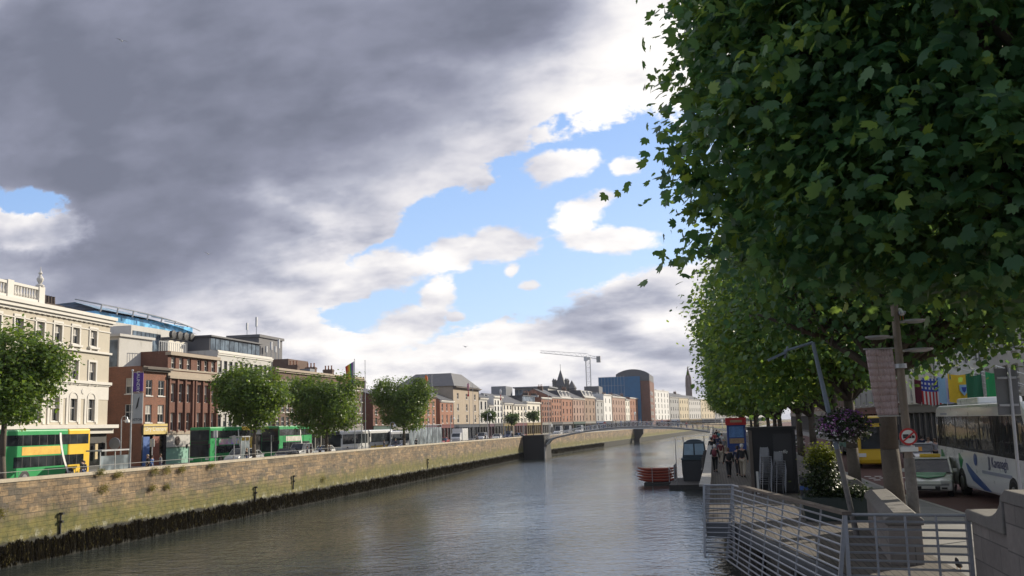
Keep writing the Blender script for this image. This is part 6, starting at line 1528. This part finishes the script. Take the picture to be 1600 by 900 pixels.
# ------------------------------------------------------------------ boats
def boats():
    m_red = mat('canoe_red', (.40, .075, .045), .5, .2, 2, coat=.3); m_oy = mat('canoe_yellow', (.55, .30, .05), .45, .2, 2); m_bl = mat('boat_blue_grey', (.035, .06, .075), .5, .2, 1)
    Y = 132; x0, x1 = x_at(994, Y), x_at(1056, Y); L = x1 - x0
    t = thing('work_raft', 'low dark raft lying on the water with red canoes stacked on it', 'raft', ((x0 + x1) / 2, Y, 0)); MB().box(-L * .33, L * .56, -1.6, 2.4, -.15, .28).build('deck', m_dkstone, t, bevel=.05)
    fr = MB()
    for x in (-L * .12, L * .3):
        fr.tube((x, -1.45, .28), (x, -1.45, 2.25), .04, n=6).tube((x, 1.5, .28), (x, 1.5, 2.25), .04, n=6)
    fr.build('rack', m_steel, t); MB().bar((L * .3, -1.7, 2.3), (L * .48, -1.6, .3), .12, .06).build('plank', m_plate, t)
    proto = None
    for k in range(5):
        for j in range(2):
            c = thing('canoe', 'long red plastic canoe in the stack on the dark raft' if not (k == 4 and j == 1) else 'yellow canoe lying among the red ones on the raft', 'canoe', ((x0 + x1) / 2 - .15 * (k % 2), Y - .8 + j * 1.1, .32 + k * .36), 0, 'canoes stacked on the raft')
            b = MB(); n = 12; ring = 8; vs = []; LL = L * .98
            for i in range(n + 1):
                u = -1 + 2 * i / n; w = .38 * (1 - abs(u) ** 2.6) + .01; d = .30 * (1 - abs(u) ** 4) + .02; x = u * LL / 2; zt = .33 + .10 * abs(u) ** 3
                for q in range(ring + 1): a = math.pi * q / ring; vs.append((x, -w * math.cos(a), zt - d * math.sin(a) ** .8))
            fs = [(i * (ring + 1) + q, (i + 1) * (ring + 1) + q, (i + 1) * (ring + 1) + q + 1, i * (ring + 1) + q + 1) for i in range(n) for q in range(ring)]; b.add(vs, fs)
            b.build('hull', m_oy if (k == 4 and j == 1) else m_red, c, smooth=True); g = MB()
            for s in (-1, 1):
                pts = [(u / 6 * LL / 2, s * (.38 * (1 - abs(u / 6) ** 2.6) + .01), .335 + .10 * abs(u / 6) ** 3) for u in range(-6, 7)]; g.path(pts, .022, 5)
            g.build('gunwale', mat('canoe_trim', (.46, .2, .14), .5, .1, 2), c)
    # cabin boat
    Y = 128; x0, x1 = x_at(1063, Y), x_at(1104, Y); W = x1 - x0; Z = lambda py: z_for((x0, Y), py)
    t = thing('cabin_boat', 'dark blue cabin boat with big pale windows moored against the boardwalk', 'boat', ((x0 + x1) / 2, Y, 0)); h = W / 2
    zc0, zc1 = Z(713), Z(691); hull = [(-h * .8, -1), (h * .8, -1), (h * .98, 1.6), (h, zc0 - .5), (-h, zc0 - .5), (-h * .98, 1.6)]
    MB().prism(hull, 0, 9).build('hull', m_black, t, bevel=.1); MB().box(-h * 1.02, h * 1.02, -.1, 9, zc0 - .48, zc0 - .25).build('rubbing_strake', m_bl, t)
    MB().prism([(-h * .92, zc0 - .24), (h * .92, zc0 - .24), (h * .78, zc1), (-h * .78, zc1)], .3, 5.5).build('cabin', m_bl, t, bevel=.06)
    for a, b_ in ((-.8, -.06), (.06, .8)): MB().prism([(h * a, zc0 + .15), (h * b_, zc0 + .15), (h * b_ * .9, zc1 - .25), (h * a * .9, zc1 - .25)], .22, .295).build('windscreen', mat('boat_window', (.24, .36, .44), .2, .3, 1.2), t)
    k = 8; MB().prism([(-h * .62, zc1)] + [(h * .62 * math.cos(math.pi - math.pi * i / k), zc1 + .3 * math.sin(math.pi * i / k)) for i in range(1, k)] + [(h * .62, zc1)], .8, 4.5).build('canopy', m_bl, t)
    for s in (-1, 1): MB().tube((s * h * .8, .3, zc1), (s * h * .8, .3, zc1 + .7), .05, n=6).build('light_mast', m_black, t)
    r = MB()
    for i in range(5): r.tube((-h - 1.0, -1 + i * 1.6, .6), (-h - 1.0, -1 + i * 1.6, 2.6), .04, n=6)
    r.tube((-h - 1.0, -1, 2.6), (-h - 1.0, 5.4, 2.6), .035, n=6).tube((-h - 1.0, -1, 1.7), (-h - 1.0, 5.4, 1.7), .03, n=6)
    tp = thing('pontoon', 'dark floating pontoon with thin rails beside the cabin boat', 'pontoon', ((x0 + x1) / 2, Y - 7, 0)); MB().box(-h - 1.4, h * 1.1, 0, 15, -.2, .55).build('float', m_dkstone, tp); r.M = None; o = r.build('rails', m_rail, tp, (0, 7.5, 0))
    MB().tube((-h * 1.25, .3, .5), (-h * 1.25, .3, Z(684)), .06, .04, 8).build('mast', m_steel, tp)
    # piles under the edge of the boardwalk
    pl = thing('timber_fender', 'row of tall dark timber piles against the boardwalk below the cabin boat', 'piles', (-.6, 96, 0)); q = MB()
    for i in range(9): MB().tube((-.35 - .1 * (i % 2), i * 3.4, -1), (-.35 - .1 * (i % 2), i * 3.4, 4.6), .22, n=8).build('pile', m_dkstone, pl)
    MB().bar((-.62, -.5, 3.4), (-.62, 28, 3.4), .2, .35).build('waling', m_dkstone, pl)
boats()

# ------------------------------------------------------------------ right bank traffic and buildings
def taxi():
    Y = 42.8; x = x_at(1453, Y); t = car('white taxi saloon with a green bonnet coming towards the viewer beside the coach', (x + .5, Y + 2.3, zr(Y) - .12), FACE - R(15), PAINT['white'], 4.6, 1.5, 'hatch', name='taxi', cat='taxi', Wd=.9)
    m = mat('taxi_green', (.03, .28, .10), .35, .1, 2, coat=.5)
    MB().add([(1.05, -.66, .958), (1.05, .66, .958), (1.62, .60, .845), (1.95, .0, .79), (1.62, -.60, .845), (1.05, -.66, .935), (1.05, .66, .935), (1.62, .60, .822), (1.95, 0, .767), (1.62, -.60, .822)], [(0, 1, 2, 3, 4), (9, 8, 7, 6, 5)] + [(i, 5 + i, 5 + (i + 1) % 5, (i + 1) % 5) for i in range(5)]).build('green_bonnet_panel', m, t)
    MB().box(-.5, -.3, -.42, .42, 1.53, 1.68).build('roof_sign', m_yel, t, bevel=.03)
    q = MB(); q.box(2.3, 2.312, -.8, .8, .50, .53).box(2.26, 2.309, -.72, -.5, .34, .42).box(2.26, 2.309, .5, .72, .34, .42).build('bumper_trim', m_plastic, t)
taxi()
p = (x_at(1345, 66), 66)
t = low_bus('yellow single deck bus with dark windscreen approaching under the trees', (p[0] + 1.9, p[1] + 5.8, zr(60) - .12), FACE - R(9), m_yel, m_plastic, 11.5, 3.4, rounded=.3)
for ch in t.children:
    if ch.name.startswith('windscreen'): ch.scale = (1, .8, .74); ch.location = (0, 0, .55)
    if ch.name.startswith('headlight'): ch.scale = (1, 1, 1.3)
low_bus('green and blue single deck bus waiting behind the yellow bus', (p[0] + 3.2, 88, zr(80) - .12), FACE, mat('bus_teal', (.03, .2, .16), .4), m_plastic, 11.5, 3.1)
car('black car parked far along the quay under the trees', (8.8, 112, zr(90) - .12), FACE, PAINT['black'], group='cars on the right quay'); car('silver car far along the quay in the right lane', (13.8, 70, zr(70) - .12), FACE, PAINT['silver'], group='cars on the right quay')
def coach():
    Lb, H, W = 13.6, 3.72, 1.25; Y0, Y1 = 34.4, 48.0; b = zr((Y0 + Y1) / 2) - .12
    t = thing('touring_coach', 'white touring coach with green and blue swooshes at the right edge of the photo', 'coach', (x_at(1467, Y1) + 1.25, (Y0 + Y1) / 2, b), FACE); h = Lb / 2; wh = mat('coach_white', (.8, .81, .82), .3, .06, 1, coat=.5)
    # local +y faces world +x; the river side is local -y
    MB().prism([(-h, .9), (-h + .06, 3.2), (-h + .3, H - .08), (-h + .7, H), (h - .9, H), (h - .35, H - .35), (h, 1.9), (h, .5), (h - .2, .34), (-h + .5, .34), (-h, .6)], -W, W).build('body', wh, t, bevel=.12)
    for s in (-1, 1):
        y = s * (W + .004); a, c = sorted((y, y + s * .01)); MB().prism([(-h + .25, 1.95), (-h + .35, 3.25), (h - .7, 3.25), (h - .15, 2.0), (h - .9, 1.75)], a, c).build('side_windows', m_vglass, t)
        a2, c2 = sorted((y + s * .012, y + s * .018)); 
        for k in range(6): x = -h + 1.9 + k * 1.9; MB().box(x - .03, x + .03, a2, c2, 1.96, 3.24).build('window_joint', m_plastic, t)
        for x in (h - 2.3, -h + 4.2 - .0):
            ar = MB(); ar.prism([(x - .62, .3)] + [(x + .62 * math.cos(math.pi - math.pi * i / 10), .5 + .62 * math.sin(math.pi * i / 10)) for i in range(11)] + [(x + .62, .3)], *sorted((y - s * .02, y + s * .008))); ar.build('wheel_arch', m_plastic, t); wheel(t, x, s * (W - .12), .5, .28, s)
    MB().box(-h + 2.6, -h + 6.0, -.85, .85, H + .002, H + .28).build('roof_unit', wh, t, bevel=.08)
    y0, y1 = -W - .014, -W - .004; g = MATS['taxi_green']; bl = mat('coach_blue', (.03, .10, .33), .3, .1, 1, coat=.4); gr = mat('coach_grey_stripe', (.33, .36, .46), .4, .05, 1)
    def sweep(pts, wd, m, nm):
        q = MB(); n = len(pts)
        for i in range(n - 1): (x0, z0), (x1, z1) = pts[i], pts[i + 1]; w0, w1 = wd[i], wd[i + 1]; q.prism([(x0 - w0, z0), (x0 + w0, z0), (x1 + w1, z1), (x1 - w1, z1)], y0 - (.003 if m is bl else 0), y1 - (.003 if m is bl else 0))
        q.build(nm, m, t)
    sweep([(-h + .9, 1.78), (-h + 1.15, 1.4), (-h + 1.7, 1.0), (-h + 2.6, .6)], [.1, .45, .6, .15], g, 'green_leaf'); sweep([(-h + 4.0, 1.72), (-h + 4.25, 1.45), (-h + 4.15, 1.1)], [.05, .35, .08], g, 'green_leaf')
    sweep([(-h + 5.1, 1.35), (-h + 5.7, 1.05), (-h + 6.7, .7), (-h + 8.0, .42)], [.1, .45, .75, .5], bl, 'blue_swoosh')
    text_obj('lettering', 'JJ Kavanagh', .55, mat('coach_lettering', (.04, .05, .16), .4), t, (-h + 9.6, -W - .012, 1.52), (math.pi / 2, 0, 0), extrude=.003)
    q = MB(); q.M = Matrix.Translation((-h + 6.55, -W - .012, 1.55)) @ Matrix.Rotation(math.pi / 2, 4, 'X'); q.lathe([(.24, 0), (.24, .01)], n=16); q.build('round_emblem', bl, t); MB().box(-h + 7.4, -h + 11.2, y0 - .002, y1, 1.06, 1.18).build('grey_stripe', gr, t)
    MB().box(-h + 1.2, -h + 2.4, y0, y1, 3.32, 3.4).build('top_stripe', gr, t)
    for s in (-1, 1): MB().path([(h - .3, s * (W - .1), H - .5), (h + .35, s * (W + .12), H - .6), (h + .4, s * (W + .2), H - 1.0)], .05, 6).box(h + .28, h + .45, s * (W + .2) - .12, s * (W + .2) + .12, H - 1.6, H - 1.0).build('mirror', m_plastic, t); MB().box(h - .06, h + .02, s * .95 - .2, s * .95 + .2, .62, .86).build('headlight', m_lampw, t)
    MB().add([(h - .34, -1.1, H - .4), (h - .34, 1.1, H - .4), (h + .012, 1.1, 1.3), (h + .012, -1.1, 1.3)], [(0, 1, 2, 3)]).build('windscreen', m_vglass, t)
coach()
RL = [(20, 25), (20, 420)]
hotel = [('pale grey stone hotel front behind the coach at the right edge', 1542, 1640, 'palegrey', 21, 5, 6), ('white rendered hotel with flags outside above the taxi', 1468, 1541, 'white', 20, 5, 5), ('cream shop building on the right quay behind the banner post', 1412, 1467, 'ivory', 19, 5, 5), ('dark red brick house on the right quay behind the trees', 1372, 1411, 'dred', 18, 4, 4),
         ('grey rendered house on the right quay behind the yellow bus', 1335, 1371, 'grey', 19, 5, 4), ('brown brick house far along the right quay', 1303, 1334, 'brown', 18, 4, 4), ('tan brick house far along the right quay', 1272, 1302, 'tan', 18, 4, 5), ('red brick house farthest along the right quay', 1236, 1271, 'red', 18, 4, 6)]
for lab, a, b, col, zt, st, bays in hotel: building(lab, a, b, 0, st, bays, col, 'sash', 'flat', (1.2, 2.1), line=RL, base=zr(60), ztop=zt, gh=4.3, D=14, name='terrace_house')
def wall_flag(label, px, py, Y, w, h, painter):
    p = at_y(px, py, Y); t = thing('flag', label, 'flag', p, 0, 'flags outside the hotel')
    MB().tube((-.12, -.05, -h - .2), (.12, .3, .35), .025, n=6).tube((.1, .25, .3), (20.2 - p.x, .9, -1.2), .03, n=6).build('flagpole', m_plate, t)
    painter(t, w, h)
def cloth(t, w, h, cells, nx, ny, mats, name='cloth'):
    v = MB()
    def P(i, j): a, b = i / nx, j / ny; return (-w / 2 + w * a, .08 * math.sin(a * 9 + b * 1.5) + .03, -h * b - .12 * math.sin(a * 3))
    for i in range(nx):
        for j in range(ny): v.m = cells(i / nx, j / ny, i, j); v.quad(P(i, j), P(i + 1, j), P(i + 1, j + 1), P(i, j + 1))
    v.build(name, mats, t, smooth=True)
wall_flag('red and white striped flag with a blue starred corner outside the hotel', 1456, 589, 74, 1.5, 1.9, lambda t, w, h: cloth(t, w, h, lambda a, b, i, j: (2 if (i + j) % 2 else 1) if False else ((1 if (i % 2 or j % 2) else 2) if b < .42 else (0 if i % 2 == 0 else 2)), 13, 12, [FC['red'], FC['blue'], FC['white']]))
wall_flag('dark maroon flag at the left end of the row outside the hotel', 1439, 592, 78, 1.0, 1.8, lambda t, w, h: cloth(t, w, h, lambda a, b, i, j: 0, 8, 8, [flagc('maroon', (.12, .02, .04))]))
wall_flag('pale blue and white flag with a dark emblem outside the hotel', 1479, 588, 70, 1.15, 1.75, lambda t, w, h: cloth(t, w, h, lambda a, b, i, j: 2 if (.45 < a < .75 and .3 < b < .75) else (1 if a > .35 else 0), 10, 10, [FC['sky'], flagc('lilac', (.45, .45, .62)), FC['blue']]))
def yflag(t, w, h):
    cloth(t, w, h, lambda a, b, i, j: 1 if a > .78 else 0, 10, 10, [FC['yellow'], flagc('dkgreen', (.02, .13, .06))])
    q = MB(); s = .26; q.prism([(-s + .2, -.75), (s + .2, -.75), (s + .2, -1.1), (.2, -1.45), (-s + .2, -1.1)], -.12, -.10); sh = q.build('shield', FC['sky'], t)
    MB().prism([(.05, -.9), (.35, -.9), (.3, -1.15), (.2, -1.25), (.1, -1.15)], -.135, -.122).build('shield_charge', FC['blue'], sh)
wall_flag('yellow flag with a pale blue shield outside the hotel', 1498, 583, 66, 1.35, 1.8, yflag)
wall_flag('plain dark green flag hanging right of the yellow flag', 1521, 584, 64, .9, 1.6, lambda t, w, h: cloth(t, w, h, lambda a, b, i, j: 0, 8, 8, [flagc('dkgreen', (.02, .13, .06))]))
wall_flag('bright green flag partly hidden behind the grey sign back', 1556, 580, 58, 1.1, 1.7, lambda t, w, h: cloth(t, w, h, lambda a, b, i, j: 0, 8, 8, [FC['green']]))

# ------------------------------------------------------------------ the plane trees of the right quay
def plane(label, X0, Y0, blobs, stem, r0, clumps, per, size, shape, seed, leaf=None, **kw):
    b = zr(Y0); bl = [((x - X0, y - Y0, z - b), r) for x, y, z, *r in [(q[0], q[1], q[2], *q[3]) for q in blobs]]
    bl = [(c, tuple(r)) for c, r in bl]; c0, r_ = bl[0]
    return tree(label, (X0, Y0, b), c0, r_, stem, r0, leaf or m_leafR, clumps, per, size, shape, seed, 'plane trees of the right quay', 'plane_tree', blobs=bl, **kw)
plane('huge plane tree whose dark leafy crown fills the upper right of the photo', 6.6, 16.6, [(6.2, 16.6, 15.6, (5.9, 6.2, 5.6)), (1.85, 16.2, 13.0, (2.2, 3.2, 2.5)), (1.95, 16.5, 16.5, (2.3, 3.0, 2.6)), (1.6, 15.5, 14.6, (1.9, 2.4, 2.0)), (3.6, 14.5, 11.9, (2.6, 2.8, 1.9)), (6.6, 14.6, 11.6, (3, 3, 1.9)), (9.6, 15, 12.2, (3, 3.2, 2.6)), (4.6, 12.6, 14.6, (3.2, 2.4, 3.2)), (9, 12.8, 14.6, (3, 2.2, 3.0))], 4.6, .34, 5600, 15, .142, LEAF5, 31, spread=.29, inner=.6, rough=.16, split=6)
plane('second plane tree with low hanging branches behind the tall banner post', x_at(1401, 28.2), 28.2, [(6.0, 28.6, 14.2, (5.4, 5.4, 4.6)), (3.4, 29.6, 12.4, (2.6, 2.6, 2.0)), (6.6, 27.5, 11.3, (2.8, 2.6, 1.5)), (9.4, 27.6, 12.8, (2.8, 2.8, 1.5)), (2.9, 29, 14.5, (2.2, 3, 3))], 4.3, .29, 1700, 20, .16, LEAF7, 32, spread=.5, inner=.5)
plane('third plane tree, behind the slanted lamp post', x_at(1336, 40.2), 40.2, [(5.6, 40.5, 14.2, (5.0, 5.4, 4.4)), (2.6, 39.5, 11.2, (2.4, 2.6, 2.4)), (4.6, 38.5, 11.2, (2.6, 2.4, 1.7)), (8.9, 39.5, 13.4, (2.4, 2.8, 1.7)), (2.2, 41, 14, (2.2, 2.8, 2.8))], 4.0, .27, 1500, 20, .17, LEAF7, 33, spread=.45, inner=.5, leaf=m_leafR2)
pt = plane('fourth plane tree, above the black kiosk', 6.2, 53, [(5.3, 53, 14.0, (4.9, 5.6, 4.4)), (2.5, 52, 11.5, (2.5, 2.8, 2.2)), (4.8, 50, 11.0, (2.6, 2.4, 1.6)), (1.9, 54, 14, (2.4, 2.8, 3.0)), (1.4, 52.5, 12.4, (1.7, 2.0, 2.2))], 3.6, .27, 1500, 18, .19, LEAF7, 34, spread=.45, inner=.5, leaf=m_leafR2)
nth = ['fifth', 'sixth', 'seventh', 'eighth', 'ninth', 'tenth', 'eleventh', 'twelfth', 'thirteenth', 'fourteenth']
for i, Y in enumerate((65, 78, 91, 105, 120, 136, 153, 172, 192, 214)):
    o = dup(pt, (6.3 + .3 * math.sin(i * 2.1), Y, zr(Y)), (0, .5, -.4, 2.2, .3, -.6, 1.9, .2, -.3, .6)[i] * .6, '%s plane tree along the right quay, counting from the viewer' % nth[i], 'plane trees of the right quay'); o.scale = (1, 1, (.96, 1.03, .92, 1.0, .95, 1.02, .9, .97, .94, .9)[i])

# ------------------------------------------------------------------ evening air over the river
def haze():
    m = bpy.data.materials.new('haze'); m.use_nodes = True; X.tree = m.node_tree
    for n in list(m.node_tree.nodes): m.node_tree.nodes.remove(n)
    o = nd('ShaderNodeOutputMaterial'); v = nd('ShaderNodeVolumePrincipled'); v.inputs['Color'].default_value = (.86, .90, .98, 1); v.inputs['Density'].default_value = .00008; v.inputs['Anisotropy'].default_value = .3
    m.node_tree.links.new(v.outputs[0], o.inputs[1]); b = MB().box(-905, 905, -310, 2610, -2.5, 60).build('haze', m); tag(b, 'thin pale evening haze filling the river valley', 'haze', kind='stuff')
haze()
